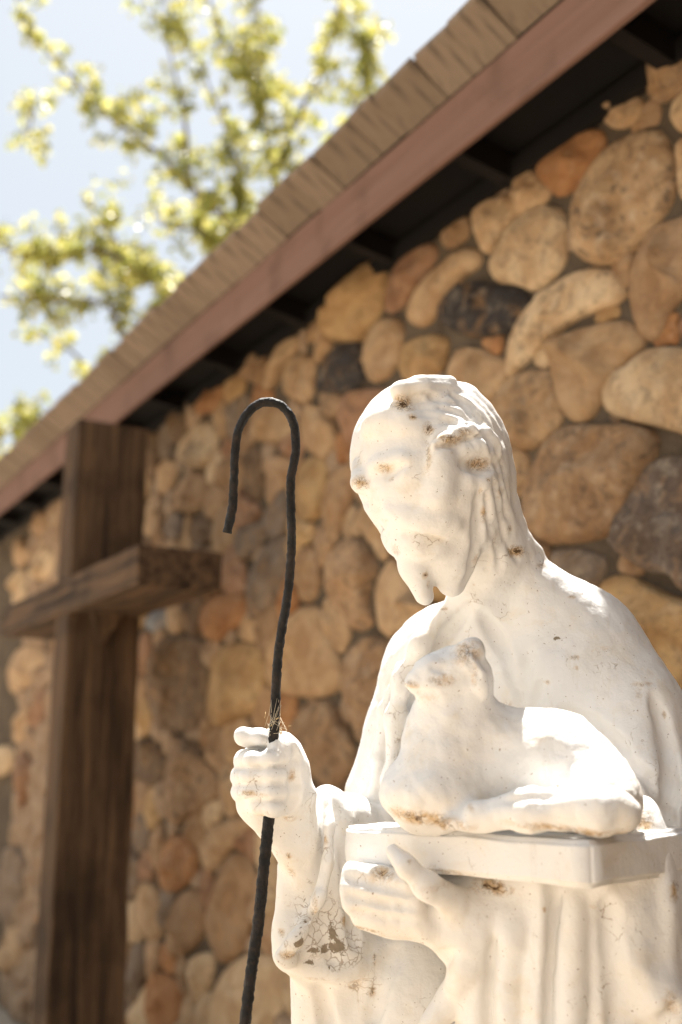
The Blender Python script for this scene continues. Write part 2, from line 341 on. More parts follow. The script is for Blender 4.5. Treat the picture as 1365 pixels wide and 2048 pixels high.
# ------------------------------------------------------------------ the boulders of the wall
TAN, CREAM, BRN, RED, ORG, GRY, BLK, GLD, DRK, SMT = ((.45, .33, .215), (.57, .455, .32), (.33, .228, .145), (.32, .195, .13), (.38, .205, .10),
    (.215, .175, .145), (.04, .038, .042), (.45, .315, .17), (.155, .11, .075), (.39, .275, .18))
TR = [  # outline in the photograph, colour, mottling, optional centre
 ([(1281,146),(1290,123),(1317,94),(1365,67),(1420,60),(1430,165),(1365,168),(1340,179),(1317,198),(1293,193),(1283,173)], BRN, .6),
 ([(1327,222),(1331,199),(1346,182),(1365,170),(1430,170),(1430,255),(1365,250),(1352,261),(1340,250)], CREAM, .3),
 ([(1338,290),(1352,268),(1430,262),(1430,410),(1365,408),(1345,370)], TAN, .6),
 ([(1192,229),(1199,208),(1229,185),(1258,183),(1274,202),(1273,229),(1246,246),(1217,252),(1196,240)], TAN, .5),
 ([(1059,328),(1082,302),(1129,272),(1182,249),(1197,281),(1185,305),(1172,335),(1150,365),(1105,390),(1082,369),(1067,352)], ORG, .35),
 ([(1140,480),(1135,430),(1150,370),(1180,315),(1215,285),(1290,250),(1325,290),(1335,380),(1300,440),(1260,490),(1210,522),(1165,518)], TAN, 1.0),
 ([(1248,564),(1254,523),(1273,488),(1302,453),(1365,425),(1430,415),(1430,560),(1365,576),(1331,605),(1319,634),(1311,669),(1281,675),(1261,646),(1251,605)], SMT, .12, (1320,540)),
 ([(1340,643),(1365,617),(1430,600),(1430,690),(1365,680),(1346,668)], RED, .3),
 ([(968,532),(983,491),(1012,453),(1050,420),(1082,409),(1112,420),(1120,459),(1117,517),(1091,552),(1056,579),(1018,560),(983,561)], CREAM, .6),
 ([(928,423),(965,400),(1000,385),(1022,395),(1020,435),(992,455),(985,480),(970,503),(958,500),(945,460)], TAN, .5),
 ([(868,459),(881,432),(911,423),(925,438),(922,473),(893,494),(872,488)], BRN, .3),
 ([(760,602),(764,564),(788,517),(817,491),(852,484),(861,503),(852,529),(823,564),(799,605),(776,621),(761,620)], RED, .3),
 ([(802,629),(811,596),(831,564),(864,532),(911,492),(943,500),(946,532),(911,552),(881,592),(855,634),(837,650),(811,640)], TAN, .25, (868,570)),
 ([(647,664),(650,631),(676,602),(717,547),(729,523),(755,516),(760,541),(755,599),(747,629),(717,664),(711,678),(656,678)], GLD, .15),
 ([(603,655),(629,626),(638,634),(637,672),(618,681),(601,684)], TAN, .4),
 ([(714,705),(726,661),(752,634),(790,637),(793,664),(788,708),(770,746),(741,763),(723,752)], TAN, .3),
 ([(788,746),(790,708),(796,687),(829,670),(872,667),(884,681),(878,722),(864,752),(820,775)], GLD, .4),
 ([(877,640),(881,611),(905,582),(946,562),(985,568),(1025,575),(1048,592),(1030,630),(1012,655),(985,668),(946,672),(900,660)], BLK, .5),
 ([(881,750),(893,716),(905,693),(952,696),(993,714),(1000,745),(985,785),(962,815),(920,820)], TAN, .25),
 ([(1003,746),(1002,716),(1009,675),(1029,631),(1062,593),(1106,558),(1153,535),(1208,538),(1218,564),(1238,588),(1214,605),(1176,620),(1138,633),(1097,665),(1062,698),(1032,726),(1015,752)], CREAM, .7, (1085,625)),
 ([(1088,711),(1091,690),(1123,672),(1170,649),(1214,640),(1246,643),(1279,683),(1243,712),(1208,756),(1184,803),(1168,832),(1135,838),(1112,815),(1100,775)], TAN, .08, (1160,722)),
 ([(1193,785),(1199,755),(1211,734),(1246,737),(1296,693),(1365,696),(1430,700),(1430,870),(1365,866),(1317,850),(1229,832),(1199,815)], CREAM, .45, (1300,775)),
 ([(985,780),(1010,755),(1060,735),(1095,745),(1105,790),(1110,840),(1085,865),(1045,898),(1010,885),(975,850),(960,820)], TAN, .6),
 ([(1035,976),(1050,941),(1076,888),(1106,856),(1147,848),(1188,853),(1240,848),(1276,856),(1302,876),(1281,935),(1246,999),(1214,1061),(1129,1081),(1053,1078),(1038,1034)], SMT, .75),
 ([(1223,1049),(1235,1005),(1261,964),(1287,920),(1365,914),(1430,920),(1430,1200),(1365,1181),(1340,1140),(1299,1146),(1252,1113),(1229,1090)], (.15,.125,.115), .8),
 ([(1082,1105),(1129,1093),(1193,1110),(1196,1137),(1176,1175),(1140,1180),(1095,1140)], GRY, .6),
 ([(1183,1185),(1200,1160),(1240,1148),(1300,1180),(1365,1205),(1430,1210),(1430,1330),(1365,1360),(1340,1420),(1280,1400),(1210,1300)], GLD, .55),
 ([(1352,1400),(1375,1375),(1430,1370),(1430,1470),(1360,1450)], TAN, .3),
 ([(668,802),(697,780),(760,775),(800,790),(740,850),(710,900),(686,893),(676,850)], RED, .2),
 ([(590,850),(595,815),(612,806),(640,815),(660,850),(662,880),(645,910),(632,915),(600,895)], TAN, .2),
 ([(490,850),(505,815),(550,805),(578,830),(582,868),(548,886),(503,880)], TAN, .15),
 ([(622,770),(630,735),(653,697),(691,682),(712,688),(715,735),(718,762),(680,787),(637,784)], BLK, .6),
 ([(556,778),(562,725),(583,705),(620,713),(618,745),(614,795),(594,808),(571,793)], TAN, .8),
 ([(515,775),(527,737),(542,693),(565,670),(590,673),(583,702),(562,720),(550,752),(536,775)], TAN, .2),
 ([(455,745),(463,722),(495,705),(522,708),(525,737),(512,772),(492,761)], BRN, .3),
 ([(380,822),(392,784),(419,764),(439,761),(436,796),(424,819),(395,828)], ORG, .3),
 ([(588,960),(598,920),(630,910),(645,930),(640,990),(625,1035),(605,1038),(578,1020)], GLD, .3),
 ([(633,1023),(642,967),(665,935),(700,918),(706,944),(694,988),(671,1052),(659,1090),(645,1064)], SMT, .5),
 ([(704,1026),(718,1002),(747,1026),(770,1076),(753,1128),(732,1088),(712,1052)], TAN, .4),
 ([(647,1111),(671,1092),(702,1070),(732,1111),(741,1143),(727,1164),(720,1205),(738,1240),(703,1263),(671,1222),(642,1181),(642,1143)], SMT, .9, (690,1165)),
 ([(742,1164),(779,1105),(812,1164),(850,1215),(890,1212),(870,1240),(812,1266),(753,1272),(744,1222)], TAN, .3),
 ([(522,997),(527,918),(557,906),(577,923),(571,953),(545,991),(532,1014)], SMT, .3),
 ([(478,950),(488,893),(514,897),(518,960),(510,1000),(488,1000)], DRK, .4),
 ([(486,1164),(504,1123),(554,1070),(575,1076),(565,1150),(545,1200),(510,1230),(490,1240)], GRY, .6),
 ([(588,1130),(600,1090),(625,1095),(632,1150),(622,1190),(602,1205),(585,1190)], BRN, .4),
 ([(527,1376),(530,1294),(583,1218),(630,1212),(641,1259),(668,1317),(671,1370),(632,1393),(571,1388)], TAN, .15),
 ([(410,1434),(413,1364),(422,1300),(477,1286),(509,1292),(520,1347),(520,1411),(460,1440),(427,1452)], GLD, .5),
 ([(290,1410),(285,1330),(310,1285),(360,1268),(403,1290),(404,1380),(398,1450),(350,1462),(310,1450)], DRK, .4),
 ([(392,1253),(395,1215),(420,1190),(480,1185),(485,1235),(450,1262),(430,1280),(405,1275)], ORG, .4),
 ([(675,1390),(678,1320),(691,1297),(726,1272),(765,1290),(755,1376),(738,1475),(712,1493),(691,1434)], SMT, .8),
 ([(573,1464),(583,1434),(609,1405),(653,1402),(682,1458),(697,1508),(688,1552),(659,1578),(624,1560),(605,1508)], BRN, .8),
 ([(323,1564),(329,1497),(352,1473),(382,1488),(423,1541),(434,1588),(405,1611),(382,1623),(347,1649),(329,1634)], BRN, .9),
 ([(262,1821),(276,1765),(297,1765),(315,1812),(318,1865),(297,1888),(273,1859)], TAN, .2),
 ([(311,1753),(317,1707),(332,1674),(364,1674),(379,1692),(386,1745),(364,1768),(338,1785),(317,1777)], ORG, .7),
 ([(388,1701),(405,1666),(430,1645),(480,1632),(500,1650),(449,1701),(429,1736),(402,1742)], TAN, .4),
 ([(402,1853),(411,1812),(431,1751),(464,1700),(493,1724),(500,1790),(485,1882),(452,1921),(431,1923),(411,1882)], BRN, .2),
 ([(325,1890),(335,1840),(345,1797),(385,1775),(398,1824),(396,1870),(376,1897),(350,1912),(332,1910)], BRN, .4),
 ([(364,1956),(367,1922),(388,1908),(417,1908),(415,1956),(400,1990),(382,2014)], CREAM, .4),
 ([(414,2020),(423,1979),(449,1932),(490,1910),(545,1915),(560,1980),(550,2048),(500,2090),(420,2090)], CREAM, .2),
 ([(288,2010),(294,1956),(311,1944),(352,1970),(356,2010),(345,2090),(300,2090)], ORG, .2),
 ([(245,2000),(253,1900),(270,1882),(286,1912),(280,1970),(262,2030),(245,2040)], GRY, .3),
 ([(305,952),(311,926),(332,917),(347,929),(341,964),(320,988),(308,982)], TAN, .2),
 ([(347,897),(382,850),(405,841),(429,853),(426,882),(405,941),(382,929),(352,917)], CREAM, .6),
 ([(332,999),(366,945),(400,945),(411,976),(390,1020),(364,1026)], SMT, .3),
 ([(431,897),(443,870),(461,888),(458,917),(440,926)], RED, .3),
 ([(282,1070),(288,993),(303,988),(303,1070)], TAN, .2),
 ([(317,1075),(323,1034),(347,1020),(362,1045),(360,1080)], GRY, .4),
 ([(370,1080),(375,1035),(400,1030),(420,1040),(420,1085)], DRK, .4),
 ([(466,1065),(493,1043),(519,1040),(516,1087),(481,1125),(470,1100)], GRY, .4),
 ([(278,1243),(302,1220),(328,1217),(328,1252),(293,1266)], (.2,.23,.27), .3),
 ([(264,1508),(278,1473),(320,1493),(320,1566),(293,1572),(270,1558)], DRK, .3),
 ([(62,1126),(82,1091),(103,1097),(108,1132),(88,1161),(64,1152)], CREAM, .1),
 ([(23,1082),(44,1073),(53,1114),(35,1137),(23,1126)], TAN, .2),
 ([(59,1038),(76,1017),(91,1032),(85,1067),(67,1073)], SMT, .4),
 ([(20,1208),(32,1149),(47,1132),(47,1202),(29,1214)], CREAM, .2),
 ([(20,1478),(32,1432),(53,1402),(56,1461),(32,1490)], TAN, .3),
 ([(59,1455),(64,1397),(85,1367),(88,1426),(67,1464)], RED, .2),
 ([(12,1382),(18,1309),(59,1288),(88,1309),(67,1355),(35,1385)], TAN, .5),
 ([(29,1596),(32,1502),(59,1514),(64,1558),(41,1616)], RED, .2),
 ([(-20,1558),(-10,1495),(20,1490),(18,1543)], CREAM, .2),
 ([(-15,1800),(5,1700),(40,1690),(55,1760),(30,1830),(0,1850)], GRY, .5),
 ([(-5,1930),(8,1860),(35,1850),(48,1900),(25,1950)], TAN, .3),
]
def chaikin(p, it=2):
    for _ in range(it):
        q = np.roll(p, -1, 0); p = np.stack([.75*p+.25*q, .25*p+.75*q], 1).reshape(-1, 2)
    return p
def resample(p, n):
    q = np.vstack([p, p[:1]]); L = np.r_[0, np.cumsum(np.linalg.norm(np.diff(q, axis=0), axis=1))]
    t = np.linspace(0, L[-1], n, endpoint=False)
    return np.stack([np.interp(t, L, q[:, 0]), np.interp(t, L, q[:, 1])], 1)
def poly_area(p):
    q = np.roll(p, -1, 0); return .5*float(np.sum(p[:, 0]*q[:, 1]-q[:, 0]*p[:, 1]))
def inside(poly, X, Y):
    r = np.zeros(X.shape, bool); j = len(poly)-1
    for i in range(len(poly)):
        (xi, yi), (xj, yj) = poly[i], poly[j]
        c = ((yi > Y) != (yj > Y)) & (X < (xj-xi)*(Y-yi)/((yj-yi) or 1e-9)+xi); r ^= c; j = i
    return r
def stone_geo(poly, cen, seed, fine=True):
    """a rounded boulder on the wall: outline in (along, up); returns local verts (wall frame about cen) and faces"""
    n = 34 if fine else 18
    rings = (1.0, .985, .94, .86, .74, .58, .4, .2) if fine else (1.0, .96, .84, .62, .34)
    p = (resample(chaikin(np.asarray(poly, float), 1), n) - cen)*1.06
    A = abs(poly_area(p)); b = min(.12, .40*math.sqrt(A))
    if poly_area(p) < 0: p = p[::-1]
    sd = seed*3.71; tilt = rng.uniform(-.16, .16, 2); sz = math.sqrt(A)
    planes = [(rng.uniform(.52, .95)*b, *(rng.normal(0, .55, 2)*b/sz*2.2)) for _ in range(6)]
    V = [(x, z, -.012) for x, z in p]
    def hgt(x, z, r):
        h = b*max(0, 1-r**3.4)**.55
        for (pc, pa, pb) in planes:
            hp = pc+pa*x+pb*z; kk = .005; t = min(1, max(0, .5+.5*(hp-h)/kk)); h = max(.42*h, hp+(h-hp)*t-kk*t*(1-t)) if r < .99 else h
        nv = mnoise.noise(Vector((x*7+sd, z*7, sd)))*.42 + mnoise.noise(Vector((x*17+sd, z*17, sd)))*.26 + mnoise.noise(Vector((x*40, z*40, sd)))*.14
        return max(h*(1+nv) + (tilt[0]*x+tilt[1]*z)*(1-r**2), .34*b*max(0, 1-r**4)**.5)
    for r in rings:
        for x, z in p:
            x2, z2 = x*r, z*r
            V.append((x2, z2, hgt(x2, z2, r)))
    V.append((0, 0, hgt(0, 0, 0)))
    F = []
    for k in range(len(rings)):
        for i in range(n):
            j = (i+1) % n; F.append((k*n+i, k*n+j, (k+1)*n+j, (k+1)*n+i))
    k = len(rings)
    for i in range(n): F.append((k*n+i, k*n+(i+1) % n, (k+1)*n))
    return np.array(V), F
sgn = -1.0 if FLIP else 1.0
def to_frame(V): return np.stack([sgn*V[:, 0], V[:, 2], V[:, 1]], 1)
def place_stone(V, F, cen, colr, mott, parent):
    if not FLIP: F = [tuple(reversed(f)) for f in F]
    # orientation: local (x along, y out, z up) must keep outward normals
    me = mesh_np("stone", to_frame(V), F)
    o = obj("stone", me, M['stone']); o.matrix_world = wall_matrix(wp(cen[0], cen[1], 0))
    v = rng.uniform(.88, 1.1); o.color = (colr[0]*v*1.12, colr[1]*v*1.03, colr[2]*v*.90, mott)
    return child(o, parent)

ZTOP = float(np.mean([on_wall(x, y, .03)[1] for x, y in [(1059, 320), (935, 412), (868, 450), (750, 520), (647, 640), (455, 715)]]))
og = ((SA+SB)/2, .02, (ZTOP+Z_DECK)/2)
child(wall_obj("eave_shade_strip", box_mesh("eave_shade_strip", SA, SB, ZTOP+.03, Z_DECK-.13, .002, .03, og), M['dark_wood_and_shade'], None, og), bld)  # near-black strip painting the deep eave shade onto the wall top

traced = []
for k, t in enumerate(TR):
    poly = np.array([on_wall(x, y, .03) for x, y in t[0]])
    cen = np.array(on_wall(*t[3], .03)) if len(t) > 3 else chaikin(poly).mean(0)
    traced.append((poly, cen, t[1], t[2]))
RS, r_s0, r_s1, r_z0, r_z1 = .0125, .2, 7.4, .02, ZTOP
gs = np.arange(r_s0, r_s1, RS); gz = np.arange(r_z0, r_z1, RS); GX, GZ = np.meshgrid(gs, gz, indexing='ij')
taken = np.zeros(GX.shape, bool)
for poly, cen, _, _ in traced: taken |= inside(cen+(chaikin(poly)-cen)*1.04, GX, GZ)
free = np.argwhere(~taken); fp = np.stack([gs[free[:, 0]], gz[free[:, 1]]], 1)
seeds = []
cand = fp[rng.permutation(len(fp))[:14000]]
S_ = np.zeros((0, 2)); rad = []
for c in cand:
    rr = rng.uniform(.09, .22)
    if len(seeds):
        A_ = np.array(seeds); d2 = np.min(np.linalg.norm((A_-c), axis=1) - np.array(rad)*.5)
        if d2 < rr*.5+.02: continue
    seeds.append(c); rad.append(rr)
seeds = np.array(seeds)
def assign(sd):
    lab = np.empty(len(fp), np.int32)
    for i in range(0, len(fp), 20000):
        lab[i:i+20000] = np.argmin(((fp[i:i+20000, None, :]-sd[None])**2).sum(2), 1)
    return lab
for _ in range(2):
    lab = assign(seeds)
    cnt = np.bincount(lab, minlength=len(seeds)).astype(float); cnt[cnt == 0] = 1
    seeds = np.stack([np.bincount(lab, fp[:, 0], len(seeds))/cnt, np.bincount(lab, fp[:, 1], len(seeds))/cnt], 1)
lab = assign(seeds)
raster = np.full(GX.shape, -1, np.int32); raster[free[:, 0], free[:, 1]] = lab
fills = []
for i, c in enumerate(seeds):
    if cnt[i]*RS*RS < .003: continue
    ii = int((c[0]-r_s0)/RS); jj = int((c[1]-r_z0)/RS)
    if not (0 <= ii < raster.shape[0] and 0 <= jj < raster.shape[1]) or raster[ii, jj] != i: continue
    pts, Ls = [], []
    for a in np.linspace(0, 2*math.pi, 16, endpoint=False):
        dx, dz = math.cos(a), math.sin(a); L = 0
        while L < .3:
            L += RS*.5; u_ = int((c[0]+dx*L-r_s0)/RS); v_ = int((c[1]+dz*L-r_z0)/RS)
            if not (0 <= u_ < raster.shape[0] and 0 <= v_ < raster.shape[1]) or raster[u_, v_] != i: break
        Ls.append(max(.015, L-.003))
    Ls = np.array(Ls); Ls = np.minimum(Ls, np.minimum(.5*(np.roll(Ls, 1)+np.roll(Ls, -1))*1.12, np.median(Ls)*1.55))*rng.uniform(.96, 1.05, 16)
    for a, L in zip(np.linspace(0, 2*math.pi, 16, endpoint=False), Ls): pts.append((c[0]+math.cos(a)*L, c[1]+math.sin(a)*L))
    fills.append((np.array(pts), c))
# biggest in the picture first
def pic_area(poly):
    V = np.array([wp(s_, z_, .03) for s_, z_ in poly]); x, y, d = project(V)
    if (d < .2).any(): return 0
    cx, cy = x.mean(), y.mean()
    if not (-60 < cx < 1425 and -60 < cy < 2108): return 0
    if cx > 800 and cy > 1250 and cx-800 > (1250-cy)*.3: return 0      # behind the figure
    return abs(poly_area(np.stack([x, y], 1)))
for k, (poly, cen, c, mt) in enumerate(traced):
    V, F = stone_geo(poly, cen, k+1); place_stone(V, F, cen, c, mt, wall)
fills.sort(key=lambda f: -pic_area(f[0]))
PAL = [TAN, TAN, BRN, BRN, SMT, RED, ORG, GRY, GLD, CREAM, DRK, SMT]
n_parts = 298-len(traced); rest = [f for f in fills[n_parts:]]
for k, (poly, cen) in enumerate(fills[:n_parts]):
    V, F = stone_geo(poly, cen, 200+k, pic_area(poly) > 2500)
    place_stone(V, F, cen, PAL[int(rng.integers(len(PAL)))], rng.uniform(.1, .8), wall)
RV, RF = [], []
for k, (poly, cen) in enumerate(rest):
    V, F = stone_geo(poly, cen, 900+k, False); b0 = sum(len(v) for v in RV)
    RV.append(V + np.array([cen[0], cen[1], 0])); RF += [tuple(i+b0 for i in f) for f in F]
if RV:
    if not FLIP: RF = [tuple(reversed(f)) for f in RF]
    o = obj("stone_rubble", mesh_np("stone_rubble", to_frame(np.vstack(RV)), RF), M['stone'])
    o.matrix_world = wall_matrix(wp(0, 0, 0)); o.color = (*SMT, .4); child(o, wall); tag(o, kind='stuff')
print("stones", len(traced), len(fills), len(rest))

# ------------------------------------------------------------------ timber cross in front of the wall
FO = .64                                                 # front face of the cross out of the wall
def back_of(xf, xb, y):
    s0 = on_wall(xf, y, FO)[0]; return min(np.arange(.2, FO, .004), key=lambda o: abs(on_wall(xb, y, o)[0]-s0))
CB = .5*(back_of(150, 290, 850)+back_of(278, 456, 1120)); UD = FO-CB
print("cross depth", CB, UD)
s_up, _ = on_wall(150, 900, CB+UD); zt = on_wall(150, 838, CB+UD)[1]
s_arm, za1 = on_wall(278, 1087, CB+UD); za0 = on_wall(278, 1168, CB+UD)[1]
s_left, _ = on_wall(2, 1240, CB+UD)
s_upl, _ = on_wall(122, 940, CB+UD)
UW = s_upl-s_up
print("cross", s_up, s_upl, zt, s_arm, za0, za1, s_left)
cross = empty("wooden_cross", wp((s_up+s_upl)/2, 0, CB+UD/2))
tag(cross, "weathered dark timber cross standing in front of the boulder wall", "cross")
bpy.context.view_layer.update()
og = ((s_up+s_upl)/2, CB+UD/2, 1.2)
child(wall_obj("upright", box_mesh("upright", s_up, s_upl, -.02, zt, CB, CB+UD-.012, og, bevel=.008, jitter=.006, cuts=26), M['timber'], None, og), cross)
og = ((s_arm+s_left)/2, CB+UD/2, (za0+za1)/2)
child(wall_obj("crossbar", box_mesh("crossbar", s_arm, s_left, za0, za1, CB+.004, CB+UD, og, bevel=.008, jitter=.006, cuts=16), M['timber_h'], None, og), cross)

om, zb = CB+.52*UD, za0-.13                               # small wedge under the arm, against the upright
wv = [wp(s_up-.07, za0, om-.06), wp(s_up-.07, za0, om+.06), wp(s_up+.004, za0, om+.06), wp(s_up+.004, za0, om-.06), wp(s_up-.012, zb, om-.01), wp(s_up-.012, zb, om+.01), wp(s_up+.004, zb, om+.01), wp(s_up+.004, zb, om-.01)]
wc = np.mean(wv, 0); me = mesh_np("wedge", np.array(wv)-wc, [(0, 1, 2, 3), (7, 6, 5, 4), (0, 4, 5, 1), (1, 5, 6, 2), (2, 6, 7, 3), (3, 7, 4, 0)], False)
bm_ = bmesh.new(); bm_.from_mesh(me); bmesh.ops.recalc_face_normals(bm_, faces=bm_.faces); bm_.to_mesh(me); bm_.free()
child(obj("wedge", me, M['timber'], None, wc), cross)

# ------------------------------------------------------------------ sculpting tools (signed distances on a grid)
class Field:
    def __init__(s, lo, hi, h):
        s.lo = np.array(lo, np.float32); s.h = h
        s.n = np.ceil((np.array(hi)-s.lo)/h).astype(int)
        s.ax = [s.lo[i]+h*np.arange(s.n[i], dtype=np.float32) for i in range(3)]
        s.F = np.full(s.n, .05, np.float32)
    def sub(s, lo, hi, pad):
        sl = []
        for i in range(3):
            a = int(max(0, math.floor((lo[i]-pad-s.lo[i])/s.h))); b = int(min(s.n[i], math.ceil((hi[i]+pad-s.lo[i])/s.h)+1)); sl.append(slice(a, max(a, b)))
        X = s.ax[0][sl[0]][:, None, None]; Y = s.ax[1][sl[1]][None, :, None]; Z = s.ax[2][sl[2]][None, None, :]
        return tuple(sl), X, Y, Z
    def apply(s, sl, d, k, cut):
        a = s.F[sl]
        if a.size == 0: return
        if cut: d = -d; h = np.clip(.5-.5*(d-a)/k, 0, 1); s.F[sl] = d+(a-d)*h + k*h*(1-h)
        else: h = np.clip(.5+.5*(d-a)/k, 0, 1); s.F[sl] = d+(a-d)*h - k*h*(1-h)
    def cone(s, a, ra, b, rb, k=.01, cut=False, sq=1.0, mod=None):
        a, b = np.asarray(a, float), np.asarray(b, float); r = max(ra, rb)
        sl, X, Y, Z = s.sub(np.minimum(a, b)-r, np.maximum(a, b)+r, k+.012)
        ba = (b-a)*np.array([1, 1/sq, 1]); L = float(ba@ba)+1e-12
        px, py, pz = X-a[0], (Y-a[1])/sq, Z-a[2]
        t = np.clip((px*ba[0]+py*ba[1]+pz*ba[2])/L, 0, 1)
        d = np.sqrt((px-t*ba[0])**2+(py-t*ba[1])**2+(pz-t*ba[2])**2) - (ra+(rb-ra)*t)
        if mod is not None: d = d + mod(X, Y, Z)
        s.apply(sl, d, k, cut)
    def chain(s, pts, k=.01, cut=False, sq=1.0):
        """pts: (px, py, depth, radius in photo pixels)"""
        Q = [(P(x, y, d), r*d/FPX) for x, y, d, r in pts]
        for (a, ra), (b, rb) in zip(Q[:-1], Q[1:]): s.cone(a, ra, b, rb, k, cut, sq)
    def hit(s, px, py, d0=.95, d1=1.75):
        ds = np.arange(d0, d1, .0012); q = np.rint((CAM+ray(px, py)*ds[:, None]-s.lo)/s.h).astype(int)
        ok = ((q >= 0) & (q < s.n)).all(1); v = np.where(ok, s.F[tuple(np.clip(q, 0, s.n-1).T)], 1)
        w = np.nonzero(v < 0)[0]
        return float(ds[w[0]]) if len(w) else None
    def feat(s, pts, dl=0.0, k=.008, cut=False):
        """a ridge or groove that lies on the surface: (px, py, radius px), dl metres deeper than the surface"""
        Q = []
        for (x0, y0, r0), (x1, y1, r1) in zip(pts[:-1], pts[1:]):
            n = max(1, int(math.hypot(x1-x0, y1-y0)/14))
            for i in range(n): t = i/n; Q.append((x0+(x1-x0)*t, y0+(y1-y0)*t, r0+(r1-r0)*t))
        Q.append(pts[-1]); D = [s.hit(x, y) for x, y, r in Q]; ok = [d for d in D if d]
        if not ok: return
        last = ok[0]; L = []
        for (x, y, r), d in zip(Q, D):
            last = d if d and abs(d-last) < .06 else last; L.append((x, y, last+dl, r))
        s.chain(L, k, cut)
    def ell(s, c, rx, rz, ry, roll=0.0, k=.01, cut=False):
        """ellipsoid at (px, py, depth): rx, rz in photo pixels, ry in metres, roll in degrees clockwise"""
        c0 = P(*c); R_ = (rx*c[2]/FPX, ry, rz*c[2]/FPX); m = max(R_)
        sl, X, Y, Z = s.sub(c0-m, c0+m, k+.012)
        a = math.radians(roll); x, y, z = X-c0[0], Y-c0[1], Z-c0[2]
        x2 = x*math.cos(a)-z*math.sin(a); z2 = x*math.sin(a)+z*math.cos(a)
        k0 = np.sqrt((x2/R_[0])**2+(y/R_[1])**2+(z2/R_[2])**2)+1e-6
        k1 = np.sqrt((x2/R_[0]**2)**2+(y/R_[1]**2)**2+(z2/R_[2]**2)**2)+1e-6
        s.apply(sl, k0*(k0-1)/k1, k, cut)
    def mesh(s):
        F = s.F; ins = F < 0
        c = ins[:-1, :-1, :-1].astype(np.int8)
        for dx in (0, 1):
            for dy in (0, 1):
                for dz in (0, 1):
                    if dx+dy+dz: c = c + ins[dx:F.shape[0]-1+dx, dy:F.shape[1]-1+dy, dz:F.shape[2]-1+dz]
        act = np.argwhere((c > 0) & (c < 8)).astype(np.int32); n = len(act)
        cor = [(dx, dy, dz) for dx in (0, 1) for dy in (0, 1) for dz in (0, 1)]
        val = [F[act[:, 0]+q[0], act[:, 1]+q[1], act[:, 2]+q[2]] for q in cor]
        acc = np.zeros((n, 3)); w = np.zeros(n)
        for i in range(8):
            for j in range(i+1, 8):
                if sum(abs(cor[i][t]-cor[j][t]) for t in range(3)) != 1: continue
                m = (val[i] < 0) != (val[j] < 0); t = val[i]/(val[i]-val[j]+1e-20)
                pt = np.array(cor[i])[None] + t[:, None]*(np.array(cor[j])-np.array(cor[i]))[None]
                acc[m] += pt[m]; w[m] += 1
        V = (act+acc/w[:, None])*s.h + s.lo
        idx = np.full(c.shape, -1, np.int32); idx[act[:, 0], act[:, 1], act[:, 2]] = np.arange(n)
        faces = []
        for ax in range(3):
            sl0 = [slice(None)]*3; sl1 = [slice(None)]*3; sl0[ax] = slice(0, -1); sl1[ax] = slice(1, None)
            e = np.argwhere(ins[tuple(sl0)] != ins[tuple(sl1)]).astype(np.int32)
            b, c2 = [(1, 2), (2, 0), (0, 1)][ax]
            ok = (e[:, b] > 0) & (e[:, c2] > 0) & (e[:, b] < s.n[b]-1) & (e[:, c2] < s.n[c2]-1); e = e[ok]
            fl = ins[e[:, 0], e[:, 1], e[:, 2]]
            def at(db, dc):
                q = e.copy(); q[:, b] += db; q[:, c2] += dc; return idx[q[:, 0], q[:, 1], q[:, 2]]
            q = np.stack([at(-1, -1), at(0, -1), at(0, 0), at(-1, 0)], 1)
            q[~fl] = q[~fl][:, ::-1]; faces.append(q)
        return V, np.vstack(faces)
def normals_of(V, Fq):
    nn = np.cross(V[Fq[:, 2]]-V[Fq[:, 0]], V[Fq[:, 3]]-V[Fq[:, 1]]); N = np.zeros_like(V)
    for i in range(4): np.add.at(N, Fq[:, i], nn)
    return N/(np.linalg.norm(N, axis=1, keepdims=True)+1e-12)
def vnoise(V, sc, seed=0.0):
    f = mnoise.noise; return np.array([f((x*sc+seed, y*sc, z*sc)) for x, y, z in V.tolist()])
def add_attrs(me, V, N, stains=(), chips=(), crack=()):
    x, y, d = project(V); face = ((V-CAM)*N).sum(1) < 0
    for nm, lst in (('stain', stains), ('chip', chips), ('crackle', crack)):
        val = np.zeros(len(V), np.float32)
        for (px, py, rx, ry, amp) in lst:
            near = face & (np.abs(x-px) < 9) & (np.abs(y-py) < 9)
            if not near.any(): continue
            d0 = d[near].min(); c = P(px, py, d0)
            q = V-c; u = q@RIGHT/(rx*d0/FPX); v_ = q@UP/(ry*d0/FPX); w_ = q@FWD/(max(rx, ry)*1.6*d0/FPX)
            val = np.maximum(val, (amp*np.exp(-(u*u+v_*v_+w_*w_))).astype(np.float32))
        at = me.attributes.new(nm, 'FLOAT', 'POINT'); at.data.foreach_set('value', val)

# ------------------------------------------------------------------ the statue
statue = empty("statue", P(960, 2048, 1.6)*np.array([1, 1, 0]))
tag(statue, "white painted statue of a bearded robed man carrying a lamb on a book", "statue")
f = Field((-.20, .98, 1.02), (.66, 1.95, 2.10), .0031)
